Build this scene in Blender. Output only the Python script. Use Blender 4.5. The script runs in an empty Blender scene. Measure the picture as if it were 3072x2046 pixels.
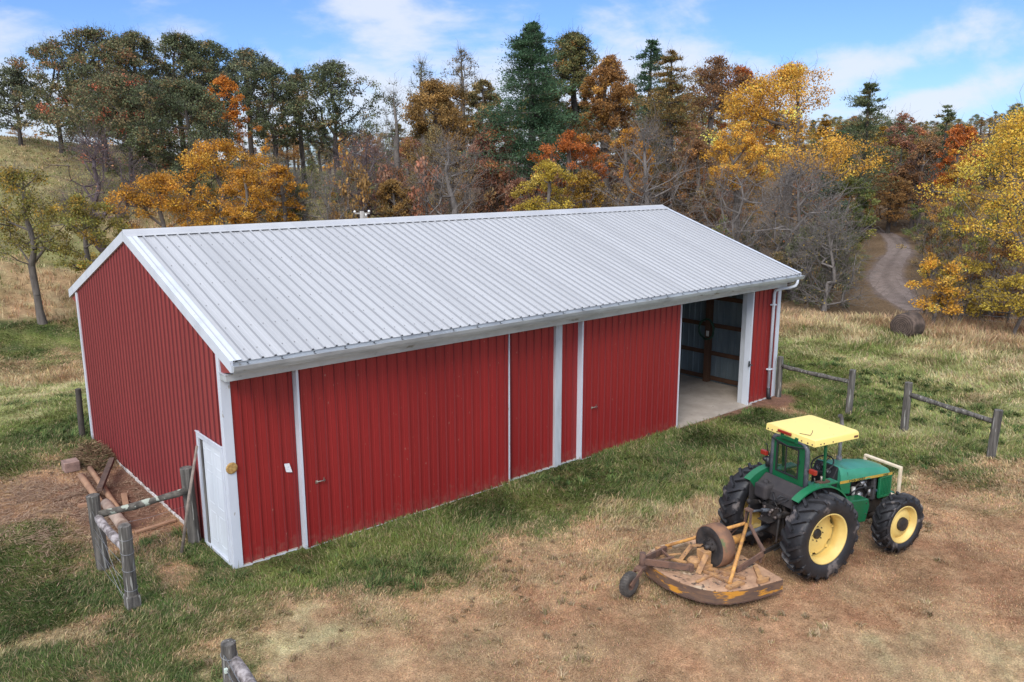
import bpy, math, random
import numpy as np
from mathutils import Vector, Matrix
SC = bpy.context.scene
COL = SC.collection

# ------------------------------------------------------------------ camera
CAM = (-5.1137, -13.7780, 7.1672)
YAW, PITCH, ROLL = 0.8628, -0.2085, -0.0017
def _basis(yaw, pitch, roll):
    f = np.array([math.cos(yaw)*math.cos(pitch), math.sin(yaw)*math.cos(pitch), math.sin(pitch)])
    r = np.array([math.sin(yaw), -math.cos(yaw), 0.0]); u = np.cross(r, f)
    c, s = math.cos(roll), math.sin(roll)
    return f, c*r+s*u, -s*r+c*u
_f, _r, _u = _basis(YAW, PITCH, ROLL)
cd = bpy.data.cameras.new('camera'); cam = bpy.data.objects.new('camera', cd); COL.objects.link(cam)
cam.matrix_world = Matrix(((_r[0], _u[0], -_f[0], CAM[0]), (_r[1], _u[1], -_f[1], CAM[1]), (_r[2], _u[2], -_f[2], CAM[2]), (0, 0, 0, 1)))
cd.sensor_width = 36.0; cd.lens = 2450.5/3072*36.0
cd.clip_start = 0.1; cd.clip_end = 4000
SC.camera = cam

# ------------------------------------------------------------------ light
SUN_AZ, SUN_EL = math.radians(238.0), math.radians(43.0)     # compass style: x=sin, y=cos
SC.view_settings.view_transform = 'Standard'; SC.view_settings.look = 'None'
SC.view_settings.exposure = 0.88; SC.view_settings.gamma = 1.0; SC.view_settings.use_curve_mapping = False
W = bpy.data.worlds.new('World'); SC.world = W; W.use_nodes = True
nt = W.node_tree; nt.nodes.clear()
def N(t, **k):
    n = nt.nodes.new(t)
    for a, b in k.items(): setattr(n, a, b)
    return n
def Lk(a, b): nt.links.new(a, b)
def VM(op, a, b=None):
    n = N('ShaderNodeVectorMath', operation=op)
    for i, v in enumerate((a, b)):
        if v is None: continue
        if isinstance(v, (tuple, list)): n.inputs[i].default_value = v
        else: Lk(v, n.inputs[i])
    return n
def MA(op, a, b=None, c=None, clamp=False):
    n = N('ShaderNodeMath', operation=op); n.use_clamp = clamp
    for i, v in enumerate((a, b, c)):
        if v is None: continue
        if isinstance(v, (int, float)): n.inputs[i].default_value = v
        else: Lk(v, n.inputs[i])
    return n.outputs[0]
sky = N('ShaderNodeTexSky', sky_type='NISHITA'); sky.sun_disc = False
sky.sun_elevation = SUN_EL; sky.sun_rotation = SUN_AZ; sky.altitude = 300; sky.air_density = 1.0; sky.dust_density = 0.6; sky.ozone_density = 2.2
tc = N('ShaderNodeTexCoord')
nrm = VM('NORMALIZE', tc.outputs['Generated']).outputs[0]
sep = N('ShaderNodeSeparateXYZ'); Lk(nrm, sep.inputs[0]); dz = sep.outputs[2]
# cirrus like noise, stretched
mp = N('ShaderNodeMapping'); mp.inputs['Rotation'].default_value = (0.35, -0.25, 0.86); mp.inputs['Scale'].default_value = (1.0, 1.5, 3.0); Lk(nrm, mp.inputs[0])
n1 = N('ShaderNodeTexNoise'); n1.inputs['Scale'].default_value = 3.2; n1.inputs['Detail'].default_value = 9; n1.inputs['Roughness'].default_value = 0.55; n1.inputs['Distortion'].default_value = 0.5; Lk(mp.outputs[0], n1.inputs[0])
n2 = N('ShaderNodeTexNoise'); n2.inputs['Scale'].default_value = 11.0; n2.inputs['Detail'].default_value = 9; n2.inputs['Roughness'].default_value = 0.6; Lk(mp.outputs[0], n2.inputs[0])
nz = MA('ADD', MA('ADD', MA('MULTIPLY', n1.outputs[0], 1.7), MA('MULTIPLY', n2.outputs[0], 0.75)), -0.76)
# banks of cloud standing in real sky directions: (direction, cosine radius, strength, stretch)
cov = None
def bank(d, width, amp):
    global cov
    v = Vector(d).normalized()
    dd = VM('SUBTRACT', nrm, tuple(v)).outputs[0]
    l = N('ShaderNodeVectorMath', operation='MULTIPLY'); Lk(dd, l.inputs[0]); l.inputs[1].default_value = (1, 1, width[1])
    ln = N('ShaderNodeVectorMath', operation='LENGTH'); Lk(l.outputs[0], ln.inputs[0])
    mr = N('ShaderNodeMapRange'); mr.interpolation_type = 'SMOOTHSTEP'; Lk(ln.outputs['Value'], mr.inputs[0])
    mr.inputs[1].default_value = width[0]; mr.inputs[2].default_value = 0.0; mr.inputs[3].default_value = 0.0; mr.inputs[4].default_value = amp
    o = mr.outputs[0]
    cov = o if cov is None else MA('MAXIMUM', cov, o)
def streak(d1, d2, w, amp):
    """a long thin cirrus between two sky directions"""
    global cov
    a = Vector(d1).normalized(); b = Vector(d2).normalized(); c = ((a+b)/2).normalized(); e = (b-a).normalized(); hl = (b-a).length/2
    dd = VM('SUBTRACT', nrm, tuple(c)).outputs[0]; al = VM('DOT_PRODUCT', dd, tuple(e)).outputs['Value']
    sc_ = N('ShaderNodeVectorMath', operation='SCALE'); sc_.inputs[0].default_value = tuple(e*(1-w/hl)); Lk(al, sc_.inputs[3])
    ln = N('ShaderNodeVectorMath', operation='LENGTH'); Lk(VM('SUBTRACT', dd, sc_.outputs[0]).outputs[0], ln.inputs[0])
    mr = N('ShaderNodeMapRange'); mr.interpolation_type = 'SMOOTHSTEP'; Lk(ln.outputs['Value'], mr.inputs[0])
    mr.inputs[1].default_value = w; mr.inputs[2].default_value = 0.0; mr.inputs[3].default_value = 0.0; mr.inputs[4].default_value = amp
    cov = MA('MAXIMUM', cov, mr.outputs[0])
bank((0.5693, 0.8117, 0.1306), (0.224, 1.60), 0.42)
bank((0.5242, 0.8352, 0.1664), (0.123, 0.90), 0.40)
bank((0.5062, 0.8598, 0.0677), (0.176, 1.20), 0.46)
bank((0.6290, 0.7706, 0.1025), (0.224, 1.60), 0.42)
bank((0.7313, 0.6678, 0.1391), (0.139, 1.30), 0.34)
bank((0.7564, 0.6483, 0.0868), (0.192, 2.00), 0.44)
bank((0.1671, 0.9815, 0.0930), (0.107, 1.10), 0.42)
bank((0.3257, 0.9347, 0.1423), (0.091, 1.50), 0.34)
bank((0.8345, 0.5439, 0.0887), (0.107, 2.00), 0.30)
streak((0.8007, 0.5948, 0.0712), (0.9459, 0.2900, 0.1454), 0.048, 0.60)
streak((0.8799, 0.4723, 0.0518), (0.9572, 0.2727, 0.0967), 0.032, 0.52)
streak((0.8536, 0.5049, 0.1281), (0.9006, 0.4102, 0.1437), 0.032, 0.24)
streak((0.3834, 0.9110, 0.1519), (0.4463, 0.8898, 0.0952), 0.024, 0.32)
streak((0.6607, 0.7306, 0.1724), (0.7566, 0.6381, 0.1429), 0.037, 0.30)

# unseen sky overhead and behind: thin white overcast added for soft light
ov = N('ShaderNodeMapRange'); ov.interpolation_type = 'SMOOTHSTEP'; Lk(dz, ov.inputs[0])
ov.inputs[1].default_value = 0.30; ov.inputs[2].default_value = 0.62; ov.inputs[3].default_value = 0.0; ov.inputs[4].default_value = 0.42
hz = N('ShaderNodeMapRange'); hz.interpolation_type = 'SMOOTHSTEP'; Lk(dz, hz.inputs[0])
hz.inputs[1].default_value = 0.14; hz.inputs[2].default_value = -0.02; hz.inputs[3].default_value = 0.0; hz.inputs[4].default_value = 0.26
bk = VM('DOT_PRODUCT', nrm, (-math.cos(YAW), -math.sin(YAW), 0.0)).outputs['Value']
bkm = N('ShaderNodeMapRange'); bkm.interpolation_type = 'SMOOTHSTEP'; Lk(bk, bkm.inputs[0])
bkm.inputs[1].default_value = -0.5; bkm.inputs[2].default_value = 0.4; bkm.inputs[3].default_value = 0.0; bkm.inputs[4].default_value = 0.32
tot = MA('ADD', MA('MAXIMUM', MA('MAXIMUM', cov, bkm.outputs[0]), ov.outputs[0]), hz.outputs[0])
val = MA('ADD', nz, tot)
cm = N('ShaderNodeMapRange'); cm.interpolation_type = 'SMOOTHSTEP'; Lk(val, cm.inputs[0])
cm.inputs[1].default_value = 0.47; cm.inputs[2].default_value = 0.98; cm.inputs[3].default_value = 0.0; cm.inputs[4].default_value = 0.84
sdv = (math.sin(SUN_AZ)*math.cos(SUN_EL), math.cos(SUN_AZ)*math.cos(SUN_EL), math.sin(SUN_EL))
gl_ = N('ShaderNodeMapRange'); gl_.interpolation_type = 'SMOOTHSTEP'; Lk(VM('DOT_PRODUCT', nrm, sdv).outputs['Value'], gl_.inputs[0])   # unseen cloud toward the sun brightened as added soft fill
gl_.inputs[1].default_value = 0.0; gl_.inputs[2].default_value = 1.0; gl_.inputs[3].default_value = 1.0; gl_.inputs[4].default_value = 2.6
cb = N('ShaderNodeVectorMath', operation='SCALE'); cb.inputs[0].default_value = (4.15, 4.4, 4.9); Lk(gl_.outputs[0], cb.inputs[3])
mixc = N('ShaderNodeMix', data_type='RGBA'); Lk(cm.outputs[0], mixc.inputs[0]); tint = N('ShaderNodeVectorMath', operation='MULTIPLY'); Lk(sky.outputs[0], tint.inputs[0]); tint.inputs[1].default_value = (0.43, 0.56, 0.83); Lk(tint.outputs[0], mixc.inputs[6]); Lk(cb.outputs[0], mixc.inputs[7])
bg = N('ShaderNodeBackground'); bg.inputs[1].default_value = 0.11; Lk(mixc.outputs[2], bg.inputs[0])
wo = N('ShaderNodeOutputWorld'); Lk(bg.outputs[0], wo.inputs[0])

sl = bpy.data.lights.new('sun', 'SUN'); sl.energy = 1.5; sl.angle = math.radians(24); sl.color = (1.0, 0.95, 0.88)
so = bpy.data.objects.new('sun', sl); COL.objects.link(so)
sd = Vector((math.sin(SUN_AZ)*math.cos(SUN_EL), math.cos(SUN_AZ)*math.cos(SUN_EL), math.sin(SUN_EL)))
so.rotation_euler = (-sd).to_track_quat('-Z', 'Y').to_euler(); so.location = (-40, -40, 60)
SC.cycles.max_bounces = 8; SC.cycles.diffuse_bounces = 3; SC.cycles.transparent_max_bounces = 6

# ------------------------------------------------------------------ helpers
def tag(o, label=None, cat=None, group=None, kind=None):
    if label: o['label'] = label
    if cat: o['category'] = cat
    if group: o['group'] = group
    if kind: o['kind'] = kind
    return o
def empty(name, loc=(0, 0, 0), rz=0.0, label=None, cat=None, group=None):
    o = bpy.data.objects.new(name, None); COL.objects.link(o); o.location = loc; o.rotation_euler = (0, 0, rz); o.empty_display_size = 0.2
    return tag(o, label, cat, group)
class MB:
    def __init__(s): s.v = []; s.f = []; s.sm = []; s.mi = []; s.cuts = []
    def cut(s): s.cuts.append((len(s.v), len(s.f))); return s     # what follows becomes an object of its own
    def add(s, vs, fs, smooth=False, mat=0):
        k = len(s.v); s.v += [tuple(p) for p in vs]
        for f in fs: s.f.append([i+k for i in f]); s.sm.append(smooth); s.mi.append(mat)
        return s
    def box(s, a, b, mat=0):
        x0, y0, z0 = [min(p, q) for p, q in zip(a, b)]; x1, y1, z1 = [max(p, q) for p, q in zip(a, b)]
        return s.add([(x0,y0,z0),(x1,y0,z0),(x1,y1,z0),(x0,y1,z0),(x0,y0,z1),(x1,y0,z1),(x1,y1,z1),(x0,y1,z1)],
                     [(0,3,2,1),(4,5,6,7),(0,1,5,4),(1,2,6,5),(2,3,7,6),(3,0,4,7)], mat=mat)
    def beam(s, a, b, w, h, up=(0, 0, 1), mat=0):
        a = Vector(a); b = Vector(b); d = (b-a).normalized(); up = Vector(up)
        if abs(d.dot(up)) > 0.98: up = Vector((1, 0, 0))
        r = d.cross(up).normalized()*(w/2); u = r.cross(d).normalized()*(h/2)
        vs = [a-r-u, a+r-u, a+r+u, a-r+u, b-r-u, b+r-u, b+r+u, b-r+u]
        return s.add(vs, [(0,1,2,3),(7,6,5,4),(0,4,5,1),(1,5,6,2),(2,6,7,3),(3,7,4,0)], mat=mat)
    def tube(s, pts, rad, n=10, mat=0, cap=True, smooth=True, jit=0.0):
        pts = [Vector(p) for p in pts]; m = len(pts)
        if isinstance(rad, (int, float)): rad = [rad]*m
        vs = []; ref = None
        for i, p in enumerate(pts):
            d = (pts[min(i+1, m-1)]-pts[max(i-1, 0)]).normalized()
            if ref is None: ref = d.orthogonal().normalized()
            ref = (ref-d*ref.dot(d)).normalized(); q = d.cross(ref)
            for k in range(n):
                t = 2*math.pi*k/n; rr = rad[i]*(1+(random.uniform(-jit, jit) if jit else 0))
                vs.append(p+ref*math.cos(t)*rr+q*math.sin(t)*rr)
        fs = [(i*n+k, i*n+(k+1) % n, (i+1)*n+(k+1) % n, (i+1)*n+k) for i in range(m-1) for k in range(n)]
        s.add(vs, fs, smooth, mat)
        if cap:
            k0 = len(s.v)-len(vs)
            s.f.append([k0+k for k in range(n)][::-1]); s.sm.append(False); s.mi.append(mat)
            s.f.append([k0+(m-1)*n+k for k in range(n)]); s.sm.append(False); s.mi.append(mat)
        return s
    def cyl(s, a, b, r, n=20, mat=0): return s.tube([a, b], r, n, mat)
    def lathe(s, prof, n=40, origin=(0, 0, 0), axis='Y', mat=0, smooth=True):
        o = Vector(origin); vs = []
        for k in range(n):
            t = 2*math.pi*k/n; c, q = math.cos(t), math.sin(t)
            for r, h in prof:
                p = {'Y': (r*c, h, r*q), 'X': (h, r*c, r*q), 'Z': (r*c, r*q, h)}[axis]; vs.append(o+Vector(p))
        m = len(prof)
        fs = [(k*m+i, k*m+i+1, ((k+1) % n)*m+i+1, ((k+1) % n)*m+i) for k in range(n) for i in range(m-1)]
        return s.add(vs, fs, smooth, mat)
    def prism(s, poly, fn, d0, d1, mat=0):
        n = len(poly); vs = [fn(p, q, d0) for p, q in poly]+[fn(p, q, d1) for p, q in poly]
        return s.add(vs, [list(range(n))[::-1], list(range(n, 2*n))]+[(i, (i+1) % n, n+(i+1) % n, n+i) for i in range(n)], mat=mat)
    def build(s, name, mats, parent=None, bevel=0.0, loc=None, rot=None):
        if s.cuts:
            ends = [c for c in s.cuts if c[1] < len(s.f) and c[1] > 0]+[(len(s.v), len(s.f))]; v0 = f0 = 0; o = None
            for v1, f1 in ends:
                if f1 == f0: continue
                q = MB(); q.v = s.v[v0:v1]; q.f = [[i-v0 for i in f] for f in s.f[f0:f1]]; q.sm = s.sm[f0:f1]; q.mi = s.mi[f0:f1]
                r = q.build(name, mats, parent, bevel, loc, rot); o = o or r; v0, f0 = v1, f1
            return o
        me = bpy.data.meshes.new(name); me.from_pydata([tuple(v) for v in s.v], [], s.f)
        me.polygons.foreach_set('use_smooth', s.sm); me.polygons.foreach_set('material_index', s.mi)
        for m in (mats if isinstance(mats, (list, tuple)) else [mats]): me.materials.append(m)
        me.update()
        import bmesh
        bm = bmesh.new(); bm.from_mesh(me); bmesh.ops.recalc_face_normals(bm, faces=bm.faces); bm.to_mesh(me); bm.free()
        o = bpy.data.objects.new(name, me); COL.objects.link(o); o.parent = parent
        if loc: o.location = loc
        if rot: o.rotation_euler = rot
        if bevel:
            b = o.modifiers.new('bevel', 'BEVEL'); b.width = bevel; b.segments = 2; b.limit_method = 'ANGLE'; b.angle_limit = math.radians(40)
        return o
def np_mesh(name, V, F, mats, parent=None, col=None, smooth=False, mi=None):
    """V (n,3); F list of (m,k) arrays"""
    if not isinstance(F, list): F = [F]
    me = bpy.data.meshes.new(name); V = np.asarray(V, np.float32)
    me.vertices.add(len(V)); me.vertices.foreach_set('co', V.ravel())
    li = np.concatenate([f.ravel() for f in F]).astype(np.int32); tot = np.concatenate([np.full(len(f), f.shape[1]) for f in F]).astype(np.int32)
    st = np.concatenate([[0], np.cumsum(tot)[:-1]]).astype(np.int32)
    me.loops.add(len(li)); me.loops.foreach_set('vertex_index', li)
    me.polygons.add(len(tot)); me.polygons.foreach_set('loop_start', st); me.polygons.foreach_set('loop_total', tot)
    if smooth: me.polygons.foreach_set('use_smooth', np.ones(len(tot), bool))
    if mi is not None: me.polygons.foreach_set('material_index', np.asarray(mi, np.int32))
    me.update(calc_edges=True)
    if col is not None:
        a = me.color_attributes.new('col', 'FLOAT_COLOR', 'POINT')
        c4 = np.ones((len(V), 4), np.float32); c4[:, :3] = col; a.data.foreach_set('color', c4.ravel())
    for m in (mats if isinstance(mats, (list, tuple)) else [mats]): me.materials.append(m)
    o = bpy.data.objects.new(name, me); COL.objects.link(o); o.parent = parent
    return o

# ------------------------------------------------------------------ materials
MATS = {}
def mat(name, c1, c2=None, scale=6.0, rough=0.6, metal=0.0, bump=0.0, bscale=None, contrast=(0.4, 0.6), stretch=(1, 1, 1), spec=0.5, rust=None, speck=None, detail=6):
    if name in MATS: return MATS[name]
    m = bpy.data.materials.new(name); m.use_nodes = True; t = m.node_tree; b = t.nodes['Principled BSDF']
    b.inputs['Roughness'].default_value = rough; b.inputs['Metallic'].default_value = metal; b.inputs['Specular IOR Level'].default_value = spec
    b.inputs['Base Color'].default_value = (*c1, 1)
    co = t.nodes.new('ShaderNodeTexCoord'); mp = t.nodes.new('ShaderNodeMapping'); mp.inputs['Scale'].default_value = stretch; t.links.new(co.outputs['Object'], mp.inputs[0])
    def noise(sc, d=detail, r=0.6):
        n = t.nodes.new('ShaderNodeTexNoise'); n.inputs['Scale'].default_value = sc; n.inputs['Detail'].default_value = d; n.inputs['Roughness'].default_value = r; t.links.new(mp.outputs[0], n.inputs[0]); return n.outputs[0]
    def ramp(v, a, bb):
        r = t.nodes.new('ShaderNodeMapRange'); r.inputs[1].default_value = a; r.inputs[2].default_value = bb; t.links.new(v, r.inputs[0]); return r.outputs[0]
    def mix(f, A, B):
        x = t.nodes.new('ShaderNodeMix'); x.data_type = 'RGBA'; t.links.new(f, x.inputs[0])
        for s_, v in ((6, A), (7, B)):
            if isinstance(v, tuple): x.inputs[s_].default_value = (*v[:3], 1)
            else: t.links.new(v, x.inputs[s_])
        return x.outputs[2]
    cur = c1
    if c2 is not None: cur = mix(ramp(noise(scale), *contrast), c1, c2)
    if rust: cur = mix(ramp(noise(rust[1]), rust[2], rust[2]+0.06), cur, rust[0])
    if speck: cur = mix(ramp(noise(speck[1], 2, 0.4), speck[2], speck[2]+0.03), cur, speck[0])
    if not isinstance(cur, tuple): t.links.new(cur, b.inputs['Base Color'])
    if bump:
        bp = t.nodes.new('ShaderNodeBump'); bp.inputs['Strength'].default_value = bump; bp.inputs['Distance'].default_value = 0.02
        t.links.new(noise(bscale or scale*3), bp.inputs['Height']); t.links.new(bp.outputs[0], b.inputs['Normal'])
    MATS[name] = m; return m
def vcol_mat(name, rough=0.75, trans=0.0, noise=None, spec=0.25, bump=None, tint=True, rim=None):
    m = bpy.data.materials.new(name); m.use_nodes = True; t = m.node_tree; b = t.nodes['Principled BSDF']
    b.inputs['Roughness'].default_value = rough; b.inputs['Specular IOR Level'].default_value = spec
    a = t.nodes.new('ShaderNodeAttribute'); a.attribute_name = 'col'; cur = a.outputs['Color']
    if tint:
        oi = t.nodes.new('ShaderNodeObjectInfo'); x = t.nodes.new('ShaderNodeMix'); x.data_type = 'RGBA'; x.blend_type = 'MULTIPLY'; x.inputs[0].default_value = 1.0
        t.links.new(cur, x.inputs[6]); t.links.new(oi.outputs['Color'], x.inputs[7]); cur = x.outputs[2]
    if noise:
        co = t.nodes.new('ShaderNodeTexCoord')
        for sc, lo, hi in noise:
            n = t.nodes.new('ShaderNodeTexNoise'); n.inputs['Scale'].default_value = sc; n.inputs['Detail'].default_value = 5; n.inputs['Roughness'].default_value = 0.65; t.links.new(co.outputs['Object'], n.inputs[0])
            r = t.nodes.new('ShaderNodeMapRange'); r.inputs[1].default_value = 0.3; r.inputs[2].default_value = 0.7; r.inputs[3].default_value = lo; r.inputs[4].default_value = hi; t.links.new(n.outputs[0], r.inputs[0])
            vm = t.nodes.new('ShaderNodeVectorMath'); vm.operation = 'SCALE'; t.links.new(cur, vm.inputs[0]); t.links.new(r.outputs[0], vm.inputs[3]); cur = vm.outputs[0]
        if bump:
            bp = t.nodes.new('ShaderNodeBump'); bp.inputs['Strength'].default_value = bump; bp.inputs['Distance'].default_value = 0.05; t.links.new(n.outputs[0], bp.inputs['Height']); t.links.new(bp.outputs[0], b.inputs['Normal'])
    t.links.new(cur, b.inputs['Base Color'])
    if trans:
        tr = t.nodes.new('ShaderNodeBsdfTranslucent'); t.links.new(cur, tr.inputs[0]); mx = t.nodes.new('ShaderNodeMixShader'); mx.inputs[0].default_value = trans
        t.links.new(b.outputs[0], mx.inputs[1]); t.links.new(tr.outputs[0], mx.inputs[2]); t.links.new(mx.outputs[0], t.nodes['Material Output'].inputs[0])
    return m

# ------------------------------------------------------------------ terrain height field
O2 = np.array([-5.1137, -13.7780])     # survey point the height table is measured from
_A = np.radians([-180, -60, -40, -32, -26, -20, -14, -8, 0, 8, 14, 20, 26, 32, 40, 60, 180.0])
_D = np.array([0, 24, 29, 34, 42, 50, 58, 66, 76, 90, 105, 130, 180, 300, 700, 2500.0])
_Z = np.array([
 [0,0,0,0,0,0,0,0,0,0,0,0,0,0,0,0],
 [0,0,-.3,-1,-2.0,-2.2,-1,0.6,3,6.5,9.5,10,8,6,8,10],
 [0,0,-.3,-1.2,-2.5,-2.6,-1.4,0.6,3.4,7.3,10.4,10.5,8,6,10,14],
 [0,0,-.3,-1.2,-2.6,-2.6,-1.4,0.6,3.4,7.3,10.6,10.5,8,6,10,14],
 [0,0,-.3,-1.2,-2.6,-2.7,-1.5,0.4,3.0,6.9,9.8,9.5,7,5,10,14],
 [0,0,-.2,-1.0,-2.4,-2.7,-1.6,0.2,2.6,6.0,8.6,8.0,6,5,9,12],
 [0,0,-.1,-0.8,-2.0,-2.5,-1.8,-.3,1.6,4.6,6.9,6.6,5,4,8,10],
 [0,0,0,-0.4,-1.6,-2.2,-2,-1,0.5,3.0,4.6,4.8,4,4,6,8],
 [0,0,0,-.1,-1,-1.6,-1.6,-.8,0.6,2.8,4.6,6,6,5,6,8],
 [0,0,0,0,-.5,-1.0,-.8,-.2,1.2,3.6,6.2,9,10,8,7,8],
 [0,0,0,0,-.2,-.6,-.3,.3,1.6,4.2,7.2,10.5,12,9,8,8],
 [0,0,0,0,-.05,-.2,.3,.9,1.6,3.6,6.0,9.5,12,11,10,9],
 [0,0,0,0,0.0,.1,.6,1.2,1.8,3.0,4.6,7.5,11,14,14,10],
 [0,0,0,0,0.0,.15,.6,1.2,2.0,3.4,5.2,8,12,20,24,14],
 [0,0,0,0,0.0,.2,.7,1.4,2.3,4,6,9,12,20,26,16],
 [0,0,0,0,0,.1,.4,.8,1.5,3,5,8,11,16,20,16],
 [0,0,0,0,0,0,0,0,0,0,0,0,0,0,0,0]], float)
def _hash(ix, iy, s):
    h = (ix*374761393 + iy*668265263 + s*974634777) & 0xffffffff
    h = ((h ^ (h >> 13))*1274126177) & 0xffffffff
    return ((h ^ (h >> 16)) & 0xffff)/65535.0
def vnoise(x, y, s=0):
    ix = np.floor(x).astype(np.int64); iy = np.floor(y).astype(np.int64); fx = x-ix; fy = y-iy
    fx = fx*fx*(3-2*fx); fy = fy*fy*(3-2*fy)
    a = _hash(ix, iy, s); b = _hash(ix+1, iy, s); c = _hash(ix, iy+1, s); d = _hash(ix+1, iy+1, s)
    return (a*(1-fx)+b*fx)*(1-fy)+(c*(1-fx)+d*fx)*fy
def fbm(x, y, oct=4, s=0):
    t = 0; w = 0
    for i in range(oct):
        k = 0.55**i; t = t+k*vnoise(x*2**i+17.3*i, y*2**i-9.1*i, s+i); w += k
    return t/w
def sstep(a, b, x):
    t = np.clip((x-a)/(b-a), 0, 1); return t*t*(3-2*t)
def ground(x, y):
    x = np.asarray(x, float); y = np.asarray(y, float)
    dx = x-O2[0]; dy = y-O2[1]; d = np.hypot(dx, dy)
    a = 0.8628-np.arctan2(dy, dx); a = (a+np.pi) % (2*np.pi)-np.pi       # right of the view axis is positive
    def idx(T, v):
        i = np.clip(np.searchsorted(T, v)-1, 0, len(T)-2); t = (v-T[i])/(T[i+1]-T[i]); return i, np.clip(t, 0, 1)
    i, t = idx(_A, a); j, u = idx(_D, d); t = t*t*(3-2*t)*0.5+t*0.5; u = u*u*(3-2*u)*0.35+u*0.65
    z = (_Z[i, j]*(1-t)+_Z[i+1, j]*t)*(1-u)+(_Z[i, j+1]*(1-t)+_Z[i+1, j+1]*t)*u
    bx = np.maximum(np.maximum(-x, x-17.73), 0); by = np.maximum(np.maximum(-y, y-9.7), 0); bd = np.hypot(bx, by)
    k = sstep(0.5, 7, bd); z = z*k
    z = z + 0.05*(fbm(x*0.35, y*0.35, 3, 5)-0.5)*sstep(1.0, 5, bd)*2 + 1.0*(fbm(x*0.06, y*0.06, 3, 9)-0.5)*sstep(36, 60, d)
    z = z + 0.085*np.exp(-((x-8.2)**2+(y+6.9)**2)/14.0) - 0.03*(bd < 0.01)
    return z

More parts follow.
